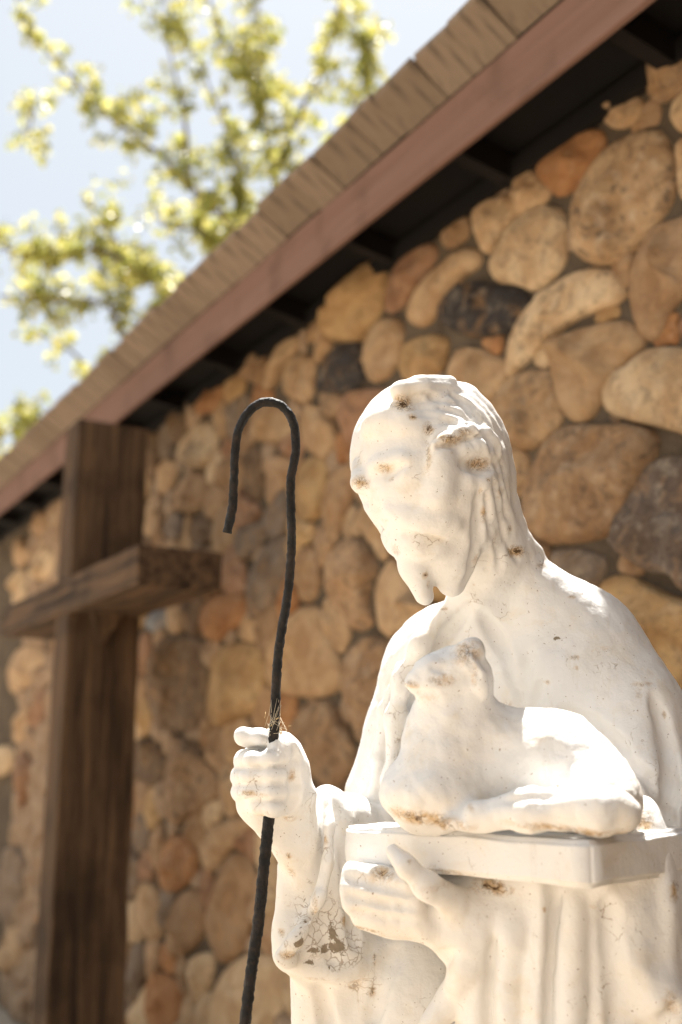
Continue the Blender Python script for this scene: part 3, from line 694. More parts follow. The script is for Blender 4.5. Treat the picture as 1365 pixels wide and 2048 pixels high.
# robe and trunk
f.cone(P(1010, 1480, 1.66), .150, P(960, 2160, 1.62), .275, .04, sq=.62)
f.ell((1000, 1400, 1.62), 225, 220, .125, 0, .05)
f.chain([(868, 1335, 1.60, 92), (812, 1480, 1.60, 76), (782, 1600, 1.60, 80), (790, 1750, 1.58, 100)], .04)
f.chain([(985, 1195, 1.52, 62), (1140, 1285, 1.53, 100)], .04)
f.chain([(1178, 1318, 1.51, 122), (1238, 1450, 1.47, 128), (1262, 1600, 1.42, 132), (1300, 1760, 1.36, 120)], .035)
f.chain([(905, 1290, 1.56, 75), (1000, 1330, 1.56, 95)], .05)
f.ell((1112, 1340, 1.532), 150, 178, .122, 0, .03)
f.chain([(1025, 1140, 1.485, 46), (1075, 1195, 1.49, 58), (1140, 1260, 1.50, 80)], .04)
# mantle hem over the breast, folds beside it
f.chain([(905, 1200, 1.50, 10), (842, 1290, 1.487, 14), (806, 1360, 1.502, 14), (790, 1440, 1.512, 13), (782, 1560, 1.512, 13), (776, 1700, 1.512, 14)], .024)
f.chain([(915, 1240, 1.51, 9), (868, 1330, 1.51, 10), (850, 1450, 1.512, 10), (842, 1660, 1.512, 10)], .03)
f.chain([(800, 1330, 1.535, 5), (768, 1420, 1.545, 7), (752, 1520, 1.54, 8), (742, 1640, 1.54, 8)], .012)
f.chain([(826, 1330, 1.478, 4), (800, 1400, 1.49, 5), (790, 1500, 1.492, 5)], .010, True)
f.chain([(1000, 1400, 1.45, 12), (1030, 1440, 1.43, 12), (1075, 1470, 1.41, 10)], .02, True)
f.chain([(1035, 1330, 1.43, 6), (1020, 1400, 1.43, 7)], .014, True)
f.chain([(1060, 1350, 1.415, 6), (1045, 1420, 1.415, 7)], .014, True)
f.chain([(1318, 1430, 1.38, 6), (1332, 1560, 1.35, 8), (1330, 1680, 1.32, 8)], .016, True)
# neck
f.chain([(968, 1060, 1.47, 66), (972, 1180, 1.50, 62), (978, 1260, 1.53, 85)], .02)
# head: turned to the left and bowed, the nose on the left outline, the ear towards us
f.ell((858, 918, 1.455), 156, 163, .108, -4, .02)
f.ell((866, 965, 1.405), 128, 128, .078, -6, .025)
f.chain([(852, 1000, 1.41, 104), (868, 1085, 1.415, 84)], .03)
f.chain([(822, 1080, 1.385, 42), (829, 1135, 1.388, 31), (849, 1190, 1.39, 22)], .010)
f.chain([(898, 1060, 1.395, 66), (905, 1125, 1.395, 44), (904, 1168, 1.40, 29)], .010)
f.chain([(787, 1072, 1.40, 24), (806, 1092, 1.388, 24)], .006)
f.chain([(945, 985, 1.40, 50), (925, 1050, 1.40, 50)], .03)
# long hair behind the ear
f.chain([(930, 800, 1.44, 30), (980, 880, 1.44, 30), (1000, 950, 1.45, 28), (1006, 1020, 1.46, 30), (1020, 1075, 1.47, 32), (1048, 1112, 1.485, 30), (1060, 1145, 1.495, 22)], .02)
f.chain([(985, 920, 1.41, 24), (985, 990, 1.42, 26), (998, 1045, 1.43, 24), (1018, 1095, 1.45, 22)], .02)
f.chain([(966, 1000, 1.40, 18), (972, 1060, 1.41, 20), (990, 1110, 1.43, 24), (985, 1150, 1.45, 26)], .02)
f.chain([(1008, 1110, 1.46, 46), (1022, 1160, 1.49, 46)], .02)
f.chain([(800, 783, 1.375, 19), (845, 776, 1.385, 24), (895, 775, 1.41, 25)], .008)
# worn brow, nose ledge, moustache, lips
f.chain([(716, 930, 1.415, 13), (717, 950, 1.405, 14), (724, 966, 1.395, 22), (742, 974, 1.385, 16)], .006)
f.feat([(748, 934, 9), (790, 922, 11), (828, 918, 8)], .0045, .012)
f.feat([(752, 944, 7), (778, 945, 9), (806, 938, 7)], -.002, .010, True)
f.feat([(790, 958, 6), (812, 948, 7), (832, 934, 5)], .002, .008)
f.feat([(858, 868, 5), (857, 915, 5), (856, 985, 4)], -.0018, .008, True)
f.feat([(880, 900, 12), (884, 960, 14), (870, 1010, 15)], .008, .02)
f.chain([(752, 985, 1.41, 20), (766, 1010, 1.405, 20), (772, 1024, 1.40, 20)], .012)
f.feat([(784, 1024, 12), (806, 1030, 14), (850, 1040, 17), (905, 1046, 17)], .0045, .014)
f.chain([(744, 1056, 1.42, 14), (760, 1053, 1.40, 11), (772, 1050, 1.388, 7), (790, 1048, 1.372, 5)], .004, True)
f.chain([(720, 1002, 1.42, 14), (734, 1004, 1.40, 9)], .006, True)
f.chain([(782, 1076, 1.395, 18), (790, 1094, 1.392, 16)], .005)
f.feat([(812, 1070, 6), (836, 1067, 7), (862, 1071, 6), (888, 1080, 4)], -.001, .005, True)
f.feat([(822, 1092, 13), (850, 1096, 15), (882, 1098, 13)], .006, .014)
f.feat([(786, 1090, 4), (793, 1104, 6)], -.001, .004, True); f.chain([(780, 1124, 1.41, 13), (797, 1119, 1.39, 6)], .004, True)
f.chain([(849, 1150, 1.345, 4), (857, 1172, 1.35, 5), (870, 1197, 1.36, 7), (878, 1220, 1.37, 12)], .005, True)
f.chain([(848, 1125, 1.335, 2), (850, 1152, 1.345, 9), (868, 1198, 1.35, 9)], .010, True)
f.feat([(958, 990, 6), (956, 1040, 8), (954, 1100, 8), (942, 1155, 7), (932, 1195, 6)], .000, .009, True)
# lock over the far brow, hollow eye under it
f.feat([(868, 890, 7), (895, 878, 12), (930, 860, 17), (966, 866, 18), (992, 896, 16)], -.001, .006)
f.feat([(876, 894, 4), (905, 890, 5), (935, 878, 5), (960, 872, 4)], .001, .004, True)
f.feat([(930, 898, 13), (960, 896, 16), (990, 912, 14)], .003, .008)
f.feat([(934, 930, 12), (956, 934, 16), (976, 930, 12)], .000, .007, True)
f.feat([(940, 962, 9), (965, 966, 10), (988, 950, 9)], .004, .010)
f.feat([(835, 862, 10), (800, 838, 18), (750, 852, 20)], .006, .02)
# strands
for g in ([(885, 800, 4), (925, 806, 5), (962, 850, 5), (990, 905, 5), (1004, 965, 5), (1012, 1030, 5)], [(880, 815, 4), (920, 824, 5), (955, 846, 4)], [(905, 788, 4), (945, 812, 5), (985, 868, 5), (1008, 930, 4), (1020, 1000, 4)],
          [(990, 960, 5), (998, 1020, 6), (1012, 1080, 5), (1035, 1120, 4)], [(975, 985, 5), (980, 1050, 6), (996, 1100, 5), (1000, 1140, 4)], [(958, 1010, 5), (964, 1080, 5), (972, 1140, 4)],
          [(850, 785, 4), (880, 800, 4)], [(820, 790, 3), (842, 800, 3)], [(990, 1045, 4), (1006, 1095, 4)], [(870, 845, 4), (905, 842, 5), (935, 845, 4)]):
    f.feat(g, -.0005, .006, True)
# raised arm: forearm, wrist, fist
f.chain([(556, 1600, 1.40, 46), (590, 1680, 1.41, 45), (640, 1790, 1.43, 50)], .02)
f.chain([(520, 1612, 1.40, 44), (535, 1655, 1.395, 26)], .014)
f.ell((575, 1548, 1.395), 46, 84, .040, -8, .014)
f.ell((525, 1560, 1.40), 52, 80, .034, 0, .016)
for (x0, y0, x1, y1, r) in ((488, 1521, 572, 1512, 19), (483, 1552, 580, 1548, 19.5), (484, 1584, 580, 1584, 19), (500, 1612, 572, 1618, 17.5)):
    f.chain([(x0+12, y0, 1.41, r), (x0, y0, 1.385, r), (x0+18, y0, 1.352, r-1), ((x0+x1)/2+8, (y0+y1)/2, 1.346, r), (x1-2, y1, 1.362, r-2)], .0045)
f.chain([(560, 1500, 1.40, 24), (545, 1478, 1.385, 18), (515, 1476, 1.37, 17)], .008)
f.chain([(600, 1540, 1.40, 20), (520, 1478, 1.40, 20), (488, 1473, 1.375, 19)], .007)
f.chain([(553, 1493, 1.36, 16), (575, 1500, 1.37, 20), (600, 1540, 1.385, 20)], .01)
f.chain([(618, 1590, 1.40, 16), (612, 1660, 1.40, 20)], .02)
for g in ([(476, 1537, 4), (520, 1534, 4), (572, 1530, 3)], [(474, 1569, 4), (520, 1567, 4), (578, 1566, 3)], [(480, 1600, 4), (520, 1600, 4), (572, 1602, 3)], [(490, 1502, 4), (540, 1497, 4)]):
    f.feat(g, -.001, .005, True)
f.feat([(592, 1500, 5), (588, 1540, 7), (590, 1590, 6), (575, 1630, 5)], .001, .010, True)
# wide sleeve hanging open
f.chain([(654, 1602, 1.46, 34), (700, 1640, 1.50, 44), (770, 1700, 1.55, 60)], .022)
f.chain([(668, 1640, 1.45, 42), (655, 1760, 1.44, 74), (648, 1880, 1.43, 92)], .02, sq=.75)
f.chain([(590, 1740, 1.43, 36), (582, 1850, 1.42, 32), (580, 1910, 1.41, 24)], .014)
f.chain([(606, 1890, 1.405, 36), (690, 1900, 1.41, 40)], .03)
f.chain([(653, 1592, 1.425, 13), (661, 1655, 1.392, 12), (658, 1725, 1.374, 12), (638, 1795, 1.36, 12), (594, 1880, 1.352, 11), (562, 1915, 1.362, 10)], .009)
f.chain([(610, 1745, 1.37, 22), (598, 1815, 1.362, 28), (578, 1880, 1.362, 15)], .008, True)
f.chain([(632, 1700, 1.355, 10), (626, 1765, 1.348, 18), (604, 1835, 1.345, 15)], .008, True)
f.chain([(676, 1660, 1.385, 8), (682, 1740, 1.365, 10), (670, 1810, 1.355, 10)], .012, True)
f.feat([(640, 1792, 9), (602, 1862, 10), (566, 1912, 10)], .001, .007)
f.feat([(564, 1914, 10), (620, 1936, 12), (690, 1942, 12), (748, 1928, 10)], .004, .012)
f.feat([(575, 1958, 8), (630, 1974, 9), (700, 1974, 9), (750, 1955, 8)], .000, .010, True)
f.feat([(690, 1700, 5), (700, 1800, 6), (712, 1890, 6)], .0, .012, True)
f.feat([(640, 1860, 5), (655, 1900, 6), (668, 1925, 5)], -.001, .010, True)
# robe below the sleeve
f.chain([(690, 1930, 1.46, 110), (720, 2100, 1.46, 140)], .02, sq=.8)
f.chain([(850, 1880, 1.45, 22), (800, 2000, 1.41, 30), (755, 2140, 1.39, 36)], .045)
f.chain([(752, 1900, 1.375, 8), (735, 2000, 1.365, 9)], .012, True)
f.chain([(850, 1960, 1.42, 100), (870, 2160, 1.40, 120)], .04, sq=.7)
# far hand under the book: palm, fingers, thumb, forearm
f.ell((775, 1790, 1.275), 88, 66, .055, 10, .02)
f.chain([(800, 1800, 1.27, 68), (960, 1830, 1.25, 74), (1130, 1850, 1.24, 92)], .025)
for (x0, y0, d0, x1, y1, d1, r) in ((705, 1742, 1.262, 810, 1770, 1.225, 22), (701, 1775, 1.252, 820, 1800, 1.218, 22), (706, 1806, 1.248, 830, 1832, 1.215, 21), (728, 1836, 1.252, 850, 1856, 1.22, 19)):
    f.chain([(x0, y0, d0, r), (x1, y1, d1, r+3)], .012)
f.chain([(786, 1702, 1.205, 17), (812, 1732, 1.19, 21), (850, 1770, 1.19, 24), (905, 1800, 1.21, 30)], .012)
f.ell((765, 1748, 1.205), 20, 12, .03, 0, .008, True)
f.ell((985, 1775, 1.14), 40, 13, .04, 8, .01, True)
# sleeve drape under the book
fold = lambda X, Y, Z: -.0095*np.sin(X*88+1.2*np.sin(Z*5)+.8) - .0035*np.sin(X*171+2.0) + 0*Y
f.cone(P(1190, 1790, 1.235), .118, P(1215, 2170, 1.26), .175, .03, sq=.52, mod=fold)
f.chain([(930, 1850, 1.24, 60), (985, 1960, 1.26, 64), (1000, 2150, 1.28, 80)], .035)
f.chain([(1290, 1800, 1.24, 60), (1340, 1990, 1.26, 120), (1360, 2150, 1.29, 160)], .03)
f.chain([(1250, 1720, 1.215, 18), (1252, 1820, 1.19, 24), (1275, 1920, 1.182, 30), (1325, 2000, 1.172, 30), (1400, 2040, 1.17, 28)], .035)
f.chain([(1310, 1850, 1.15, 14), (1330, 1930, 1.15, 18)], .016, True)
f.chain([(1345, 2020, 1.15, 10), (1310, 2060, 1.15, 10)], .012, True)
f.chain([(1058, 1800, 1.185, 8), (1050, 2120, 1.17, 10)], .016, True)
for g in ([(700, 1757, 4), (760, 1772, 5), (820, 1786, 4)], [(698, 1792, 4), (760, 1806, 5), (830, 1816, 4)], [(712, 1824, 4), (770, 1838, 5), (840, 1846, 4)]):
    f.feat(g, -.0005, .008, True)
for g in ([(1000, 1880, 9), (996, 1960, 10), (992, 2060, 10)], [(1120, 1800, 7), (1112, 1920, 9), (1105, 2060, 9)], [(1215, 1800, 7), (1222, 1900, 9), (1235, 2060, 10)], [(900, 1905, 8), (860, 1980, 9), (800, 2060, 8)], [(790, 1900, 8), (765, 1960, 9), (745, 2040, 9)], [(640, 1975, 6), (660, 2060, 8)]):
    f.feat(g, .001, .016, True)
for g in ([(1025, 1830, 9), (1022, 1940, 11), (1018, 2070, 11)], [(1150, 1800, 9), (1146, 1930, 12), (1142, 2070, 12)], [(930, 1930, 9), (900, 2000, 11), (850, 2070, 10)]):
    f.feat(g, .003, .018)
for g in ([(965, 1230, 5), (1010, 1300, 6), (1030, 1380, 6)], [(1060, 1310, 5), (1045, 1370, 7), (1035, 1430, 6)], [(1085, 1370, 5), (1060, 1430, 7)], [(1230, 1500, 5), (1300, 1560, 6), (1340, 1640, 6)], [(1310, 1400, 5), (1335, 1480, 7), (1345, 1600, 7)], [(1130, 1420, 5), (1190, 1450, 6), (1250, 1500, 5)], [(940, 1210, 4), (900, 1260, 5), (870, 1300, 4)]):
    f.feat(g, .0005, .014, True)
V, Fq = f.mesh(); N = normals_of(V, Fq)
x, y, d = project(V)
# strands of hair run round the crown and down the side
rr = np.hypot(x-845, (y-955)*.95); ang = np.degrees(np.arctan2(-(y-955), x-845))
crown = np.clip((rr-95)/25, 0, 1)*np.clip((ang+10)/25, 0, 1)*np.clip((118-ang)/25, 0, 1)*(y < 1110)*(d < 1.62)*np.clip((860-y)/15+1, 0, 1)
crown = np.maximum(crown, np.clip((x-(895+ (y-760)*.25))/18, 0, 1)*(y < 900)*(d < 1.62))
side = np.clip((x-945)/20, 0, 1)*np.clip((y-900)/30, 0, 1)*np.clip((1135-y)/25, 0, 1)*(d < 1.55)
n3 = vnoise(V, 9, 3.1)
n4 = vnoise(V, 30, 6.3)
amp = .0006*crown*(np.sin(rr*.42+n3*8+n4*2.5)+.6*n4) + .0006*side*(np.sin((x-.22*y)*.22+n3*8+n4*3)+.8*n4)
lump = .0019*vnoise(V, 26, 1.0) + .0010*vnoise(V, 70, 5.0) + .0032*vnoise(V, 9, 8.0)
V = V + N*(amp+lump)[:, None]
base = np.array(statue.location)
me = mesh_np("figure", V-base, Fq)
ST = [(806, 806, 24, 17, 1.25), (826, 832, 10, 8, 1.2), (857, 857, 11, 16, 1.05), (857, 905, 6, 46, .75), (905, 876, 34, 12, 1.0), (930, 864, 18, 10, .9),
      (958, 929, 26, 15, 1.0), (906, 904, 6, 4, 1.0), (768, 936, 20, 11, .9), (781, 956, 8, 7, 1.05), (722, 966, 20, 15, .9), (979, 959, 7, 5, 1.3), (1007, 982, 13, 15, .85),
      (963, 983, 5, 8, 1.1), (968, 1030, 7, 20, .75), (1022, 1060, 10, 12, .85), (1035, 1103, 24, 13, 1.1), (830, 1069, 16, 6, .9), (866, 1075, 14, 5, .8), (764, 1042, 14, 7, .8),
      (791, 1102, 10, 14, 1.05), (852, 1152, 6, 8, 1.4), (858, 1170, 6, 12, .7), (947, 1170, 5, 4, 1.2), (955, 1120, 14, 18, .5), (887, 1217, 9, 4, 1.1), (1076, 1105, 5, 10, .8),
      (1085, 1131, 12, 6, .9), (1150, 1315, 12, 5, .85), (1152, 1336, 8, 5, .6), (1215, 1300, 16, 8, .5), (1330, 1430, 5, 9, .9), (1290, 1370, 26, 6, .6), (1280, 1385, 10, 30, .4),
      (1290, 1640, 22, 30, .9), (1345, 1690, 6, 20, .9), (543, 1462, 24, 7, .5), (527, 1503, 36, 6, .6), (500, 1588, 36, 7, .7), (585, 1555, 10, 16, .75), (580, 1640, 16, 10, .8),
      (525, 1640, 12, 12, .7), (578, 1713, 8, 8, .95), (643, 1680, 16, 12, .7), (582, 1750, 10, 14, .7), (560, 1868, 12, 8, .8), (580, 1912, 22, 10, .9), (630, 1820, 8, 40, .6),
      (690, 1842, 8, 12, 1.0), (725, 1862, 40, 6, .85), (764, 1880, 7, 16, 1.05), (750, 1920, 6, 14, 1.0), (640, 1960, 60, 7, .45), (745, 1980, 8, 14, 1.0), (715, 1970, 34, 24, .45),
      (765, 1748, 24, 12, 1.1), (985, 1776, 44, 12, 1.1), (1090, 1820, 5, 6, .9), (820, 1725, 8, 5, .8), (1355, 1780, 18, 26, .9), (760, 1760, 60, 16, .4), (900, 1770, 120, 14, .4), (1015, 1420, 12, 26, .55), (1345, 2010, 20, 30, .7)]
for _ in range(10):
    ST.append((rng.uniform(560, 1360), rng.uniform(820, 2040), rng.uniform(3, 11), rng.uniform(3, 8), rng.uniform(.55, .95)))
CH = [(672, 1895, 26, 16, .85), (663, 1868, 10, 22, .75), (640, 1903, 24, 9, .7), (598, 1880, 12, 30, .55), (625, 1925, 40, 10, .45), (600, 1905, 10, 9, .72), (1112, 1277, 9, 6, .85), (612, 1830, 5, 26, .6), (745, 1985, 5, 12, .75), (660, 1935, 5, 9, .7)]
CR = [(1215, 1325, 90, 45, .42), (1290, 1385, 50, 40, .42), (1130, 1200, 60, 30, .35), (640, 1850, 80, 90, .72), (690, 1900, 70, 70, .65), (570, 1890, 30, 40, .6), (725, 1970, 60, 60, .55), (650, 1700, 40, 60, .5), (590, 1720, 40, 50, .45)]
add_attrs(me, V, N, ST, CH, CR)
obj("figure", me, M['paint'], statue)
print("figure verts", len(V))

# lower robe down to the ground, out of the picture
nseg, V2, F2 = 72, [], []
c0 = P(960, 2048, 1.6)
for i, z in enumerate(np.linspace(0, 1.12, 15)):
    for k in range(nseg):
        a = 2*math.pi*k/nseg; fold = 1+.05*math.sin(a*13+.6*math.sin(z*4))*(1-z*.5)
        V2.append(((.30-.05*z)*fold*math.cos(a)-.0, (.24-.06*z)*fold*math.sin(a), z))
for i in range(14):
    for k in range(nseg): F2.append((i*nseg+k, i*nseg+(k+1) % nseg, (i+1)*nseg+(k+1) % nseg, (i+1)*nseg+k))
obj("robe_skirt", mesh_np("robe_skirt", V2, F2), M['paint'], statue)

# lamb lying on the book
f = Field((.02, .96, 1.35), (.44, 1.45, 1.80), .0031)
f.chain([(830, 1364, 1.235, 23), (868, 1354, 1.24, 38), (915, 1345, 1.25, 52)], .014)
f.chain([(925, 1325, 1.235, 24), (940, 1300, 1.235, 20), (948, 1294, 1.24, 17)], .012)
f.chain([(918, 1370, 1.26, 62), (905, 1470, 1.265, 84), (880, 1570, 1.25, 100)], .03)
f.ell((870, 1590, 1.25), 104, 52, .07, 0, .03)
f.chain([(985, 1500, 1.28, 80), (1100, 1538, 1.25, 104), (1180, 1580, 1.22, 92)], .04)
f.ell((1195, 1592, 1.20), 80, 66, .06, 14, .02)
f.chain([(890, 1650, 1.175, 13), (960, 1632, 1.17, 26), (1060, 1620, 1.145, 40), (1200, 1618, 1.11, 46), (1240, 1624, 1.11, 40)], .014)
f.chain([(1060, 1580, 1.12, 8), (1150, 1560, 1.10, 9), (1240, 1570, 1.09, 8)], .012, True)
f.feat([(815, 1380, 5), (842, 1384, 5), (868, 1382, 3)], .0, .005, True)
f.feat([(816, 1356, 5), (822, 1362, 5)], .0, .005, True)
f.feat([(868, 1336, 7), (886, 1338, 7)], .0, .005, True); f.feat([(874, 1340, 5), (882, 1341, 5)], .001, .003)
f.feat([(935, 1318, 14), (958, 1350, 15), (965, 1385, 11)], .0, .006)
f.feat([(938, 1322, 5), (955, 1352, 6)], -.001, .005, True)
f.feat([(1010, 1600, 6), (1060, 1592, 6), (1120, 1590, 5)], .0, .006, True)
f.feat([(890, 1655, 4), (915, 1650, 4)], -.001, .004, True)
Vl, Fl = f.mesh(); Nl = normals_of(Vl, Fl)
Vl = Vl + Nl*(.0032*vnoise(Vl, 17, 2.) + .0022*vnoise(Vl, 48, 4.) + .0012*vnoise(Vl, 95, 7.))[:, None]
me = mesh_np("lamb", Vl-base, Fl)
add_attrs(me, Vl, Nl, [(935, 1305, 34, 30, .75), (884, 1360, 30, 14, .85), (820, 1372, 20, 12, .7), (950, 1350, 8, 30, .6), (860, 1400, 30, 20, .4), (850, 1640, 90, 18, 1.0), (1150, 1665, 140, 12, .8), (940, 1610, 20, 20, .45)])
obj("lamb", me, M['paint'], statue)

# the book: thick slab with its front corner towards the viewer
import bmesh
A_, B_, C_ = P(686, 1651, 1.31), P(1180, 1681, 1.085), P(1365, 1668, 1.165)
zt = float(np.mean([A_[2], B_[2]])); e1 = (A_-B_); e1[2] = 0; L1 = np.linalg.norm(e1); e1 /= L1
e2 = np.array([-e1[1], e1[0], 0]); e2 = e2 if e2@(C_-B_) > 0 else -e2
bm = bmesh.new(); th = .047
vsb = []
for z in (0, -th):
    for a, b in ((0, 0), (L1, 0), (L1, .27), (0, .27)):
        p = B_+e1*a+e2*b; vsb.append(bm.verts.new((p[0]-base[0], p[1]-base[1], zt+z)))
for q in ((0, 1, 2, 3), (7, 6, 5, 4), (0, 4, 5, 1), (1, 5, 6, 2), (2, 6, 7, 3), (3, 7, 4, 0)): bm.faces.new([vsb[i] for i in q])
bmesh.ops.recalc_face_normals(bm, faces=bm.faces)
bmesh.ops.bevel(bm, geom=bm.edges[:], offset=.005, segments=3, affect='EDGES')
bmesh.ops.subdivide_edges(bm, edges=[e for e in bm.edges if e.calc_length() > .03], cuts=14, use_grid_fill=True)
for v in bm.verts: v.co += mnoise.noise_vector(v.co*16)*.003 + mnoise.noise_vector(v.co*45)*.0012
me = bpy.data.meshes.new("book"); bm.to_mesh(me); bm.free()
Vb = np.array([v.co for v in me.vertices])+base; Nb = np.array([v.normal for v in me.vertices])
for pl in me.polygons: pl.use_smooth = True
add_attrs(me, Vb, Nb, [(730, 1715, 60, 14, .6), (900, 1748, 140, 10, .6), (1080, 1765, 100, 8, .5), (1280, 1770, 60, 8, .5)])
obj("book", me, M['paint'], statue)

# ------------------------------------------------------------------ the crook
def tube(pts, seg=12, rough=0.0, seed=0.0, cap=True):
    V, F = [], []
    pts = [(np.asarray(p, float), r) for p, r in pts]; n = len(pts)
    up = np.array([0, -1.0, 0])
    for i, (p, r) in enumerate(pts):
        t = pts[min(i+1, n-1)][0]-pts[max(i-1, 0)][0]; t /= np.linalg.norm(t)+1e-12
        b = np.cross(t, up); b /= np.linalg.norm(b)+1e-12; c = np.cross(b, t)
        for k in range(seg):
            a = 2*math.pi*k/seg; dvec = b*math.cos(a)+c*math.sin(a)
            q = p+dvec*r; r2 = r*(1+rough*mnoise.noise(Vector(q)*170+Vector((seed, 0, 0)))+rough*.7*mnoise.noise(Vector(q)*420))
            V.append(p+dvec*r2)
    for i in range(n-1):
        for k in range(seg): F.append((i*seg+k, i*seg+(k+1) % seg, (i+1)*seg+(k+1) % seg, (i+1)*seg+k))
    if cap: F += [tuple(range(seg-1, -1, -1)), tuple(range((n-1)*seg, n*seg))]
    return V, F
def spline(pts, step):
    p = np.array(pts, float); out = []
    q = np.vstack([2*p[0]-p[1], p, 2*p[-1]-p[-2]])
    for i in range(1, len(q)-2):
        n = max(2, int(np.linalg.norm(q[i+1][:3]-q[i][:3])/step))
        for t in np.linspace(0, 1, n, endpoint=False):
            a, b, c, d_ = q[i-1], q[i], q[i+1], q[i+2]
            out.append(.5*((2*b)+(-a+c)*t+(2*a-5*b+4*c-d_)*t*t+(-a+3*b-3*c+d_)*t**3))
    out.append(p[-1]); return np.array(out)
CK = [(454,1066),(465,1016),(468.5,956),(471,900),(478,859),(496.6,825.5),(519,807.5),(541,804),(564,812),(582.5,835),(591,866.6),(592,900),(588,926),(582,964),(582.5,1016),
      (583.6,1068),(582,1124),(577,1180),(571,1220),(563,1265),(556,1318),(552.6,1374),(550,1440),(545,1530),(538,1639),(528,1737),(518,1838),(503.5,1939),(490,2048)]
pp = []
for (x_, y_) in CK:
    d_ = np.interp(y_, [800, 1100, 1440, 1640, 2048], [1.375, 1.37, 1.365, 1.345, 1.27]); w_ = np.interp(y_, [800, 1100, 1440, 1640, 2048], [9.0, 8.9, 9.8, 11.6, 11.8])
    if y_ < 1000 and x_ < 480: w_ *= .95
    pp.append([*P(x_, y_, d_), w_*d_/FPX])
last = np.array(pp[-1]); prev = np.array(pp[-3]); dirn = (last[:3]-prev[:3]); dirn /= abs(dirn[2])
end = last[:3]+dirn*last[2]; end = last[:3]+dirn*last[2]; end[2] = 0.0
for tt in np.linspace(.08, 1, 16): pp.append([*(last[:3]+(end-last[:3])*tt), .0075])
sp = spline(pp, .0022)
V, F = tube([(q[:3], q[3]) for q in sp], 14, .16, 2.0)
V = np.array(V); cb = V.mean(0)*[1, 1, 0]
crook = obj("shepherd_crook", mesh_np("shepherd_crook", V-cb, F), M['iron'], None, cb)
tag(crook, "thin rusty black iron crook held upright in the statue's fist", "crook")

# cobweb and straw caught where the crook leaves the fist
def tufts(name, m, n, spread, r0, kind):
    V, F = [], []
    for i in range(n):
        a = P(rng.normal(549, spread), rng.normal(1452, 8), rng.uniform(1.348, 1.385))
        if kind == 'web':
            b = P(rng.choice([541, 559])+rng.normal(0, 2), rng.uniform(1395, 1448), 1.352+rng.uniform(0, .02)) if rng.random() < .7 else P(560+rng.uniform(0, 22), 1462+rng.uniform(0, 8), 1.36)
        else:
            b = a + rng.normal(0, .004, 3)
        mid = (a+b)/2+rng.normal(0, .0015, 3)
        v, f_ = tube([(a, r0), (mid, r0*1.2), (b, r0*.7)], 5); o_ = len(V); V += v; F += [tuple(k+o_ for k in q) for q in f_]
    V = np.array(V); c = V.mean(0); return mesh_np(name, V-c, F), c
web = empty("cobweb", P(549, 1452, 1.365)); tag(web, "wispy cobweb with bits of straw on the fist around the iron crook", "cobweb")
me, c = tufts("threads", M['web'], 45, 9, .0002, 'web'); child(obj("threads", me, M['web'], None, c), web) if not bpy.context.view_layer.update() else 0
me, c = tufts("straw", M['straw'], 14, 11, .0004, 'straw'); child(obj("straw", me, M['straw'], None, c), web)

# ------------------------------------------------------------------ tree behind the building
TD = 11.5
LIMBS = [
 ([(555,640),(545,480),(548,350),(525,240),(516,100),(520,-80)], 11.5, .03, .8),
 ([(548,350),(600,230),(650,120),(680,0),(690,-90)], 11.2, .03, .9),
 ([(560,650),(480,480),(380,370),(290,285),(210,225),(130,140),(60,60),(20,-40)], 11.0, .032, .5),
 ([(380,370),(372,260),(360,190),(335,70),(330,-40)], 11.4, .028, .5),
 ([(525,780),(400,640),(300,560),(200,500),(90,520),(-60,470)], 11.8, .05, 1.0),
 ([(300,560),(230,480),(165,390)], 12.0, .03, 1.3),
 ([(480,960),(260,690),(215,610),(120,600),(-30,590)], 11.3, .045, .95),
 ([(410,1040),(200,770),(140,700),(70,660)], 12.1, .035, .6),
 ([(330,1040),(110,850),(20,860),(-80,890)], 11.6, .04, 1.2),
 ([(480,480),(470,320),(425,190),(375,80)], 11.7, .03, .75),
 ([(590,560),(640,380),(700,250),(735,130),(700,40)], 12.0, .03, .8),
 ([(500,560),(430,470),(330,450),(300,400)], 11.9, .03, 1.1),
 ([(560,560),(600,440),(580,330)], 11.1, .03, 1.3),
 ([(250,690),(330,620),(420,560)], 11.2, .03, 1.2),
 ([(516,200),(440,60),(400,-60)], 11.8, .025, .7),
 ([(70,200),(60,280),(90,300)], 11.4, .012, .3),
]
tb = P(470, 1000, TD); tb[2] = 0
tree = empty("tree", tb); tag(tree, "bright yellow green leafy tree rising behind the roof", "tree")
wood_V, wood_F = [], []
def add_tube(pts, seg=7):
    v, f_ = tube(pts, seg, .1); o_ = len(wood_V); wood_V.extend(v); wood_F.extend([tuple(k+o_ for k in q) for q in f_])
tips, LV, LF, LT = [], [], [], []
top = P(540, 800, TD)
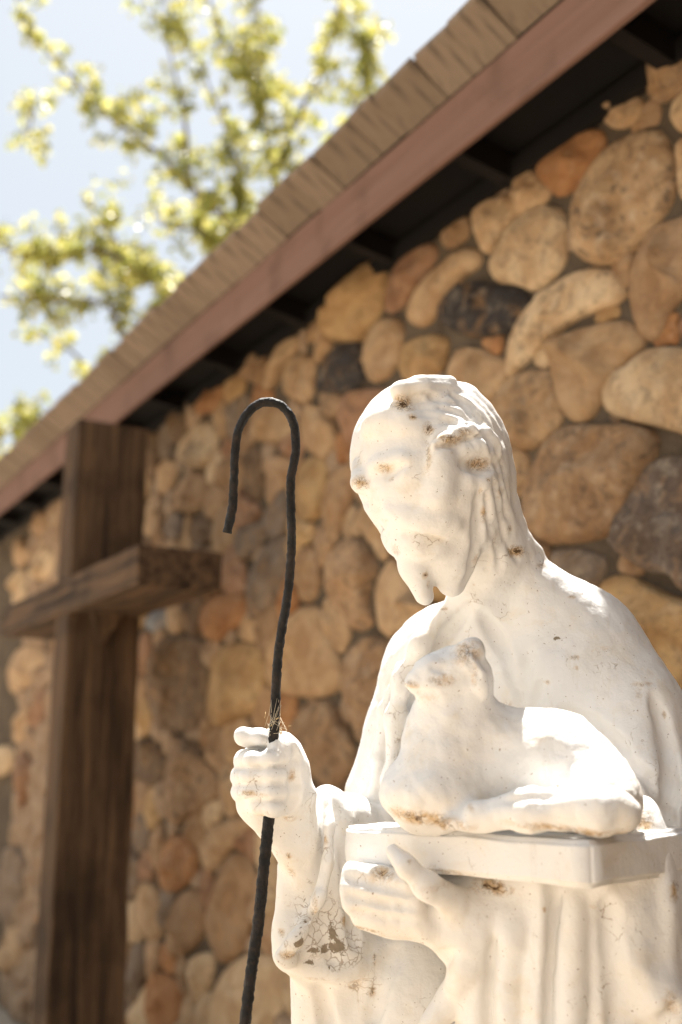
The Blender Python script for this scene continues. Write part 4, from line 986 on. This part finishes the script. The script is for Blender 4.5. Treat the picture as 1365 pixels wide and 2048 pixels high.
tr_pts = spline([[*tb, .2], [*(tb*.5+top*.5+np.array([.06, 0, 0])), .17], [*top, .12], [*P(555, 640, TD), .08]], .12)
v, f_ = tube([(q[:3], q[3]) for q in tr_pts], 12, .08)
obj("trunk", mesh_np("trunk", np.array(v)-tb, f_), M['bark'], tree)
for pts, dd, r0, dens in LIMBS:
    Q = [[*P(x_, y_, dd+.25*math.sin(i*1.7)), max(.006, r0*(1-.85*i/(len(pts)-1)))] for i, (x_, y_) in enumerate(pts)]
    Q[0][:3] = P(*pts[0], TD*.3+dd*.7)
    sp = spline(Q, .09)
    add_tube([(q[:3], q[3]) for q in sp])
    for q in sp:
        for _ in range(rng.poisson(1.9*dens)):
            dirv = rng.normal(0, 1, 3); dirv[2] += .35; dirv /= np.linalg.norm(dirv)
            L = rng.uniform(.12, .48)*(0.7+.4*dens); a = q[:3]; b = a+dirv*L
            if rng.random() < .6: add_tube([(a, .006), ((a+b)/2+rng.normal(0, .02, 3), .0045), (b, .003)], 4)
            tips.append((a, b))
for a, b in tips:
    n = int(rng.integers(12, 26))
    for t in rng.uniform(.25, 1.08, n):
        c = a+(b-a)*t+rng.normal(0, .035, 3); L = rng.uniform(.07, .125); w_ = L*.66
        u_ = rng.normal(0, 1, 3); u_[2] -= .5; u_ /= np.linalg.norm(u_); v_ = np.cross(u_, rng.normal(0, 1, 3)); v_ /= np.linalg.norm(v_); nn = np.cross(u_, v_)
        i0 = len(LV)
        LV += [c, c+u_*L*.5+v_*w_*.5+nn*.006, c+u_*L, c+u_*L*.5-v_*w_*.5+nn*.006]; LF += [(i0, i0+1, i0+2), (i0, i0+2, i0+3)]
        LT += [rng.random()]*4
br = obj("limbs", mesh_np("limbs", np.array(wood_V)-tb, wood_F), M['bark'], tree); tag(br, kind='stuff')
me = mesh_np("crown", np.array(LV)-tb, np.array(LF, np.int32), False)
at = me.attributes.new('tint', 'FLOAT', 'POINT'); at.data.foreach_set('value', np.array(LT, np.float32))
tag(obj("crown", me, M['leaf'], tree), kind='stuff')
print("leaves", len(LF)//2)
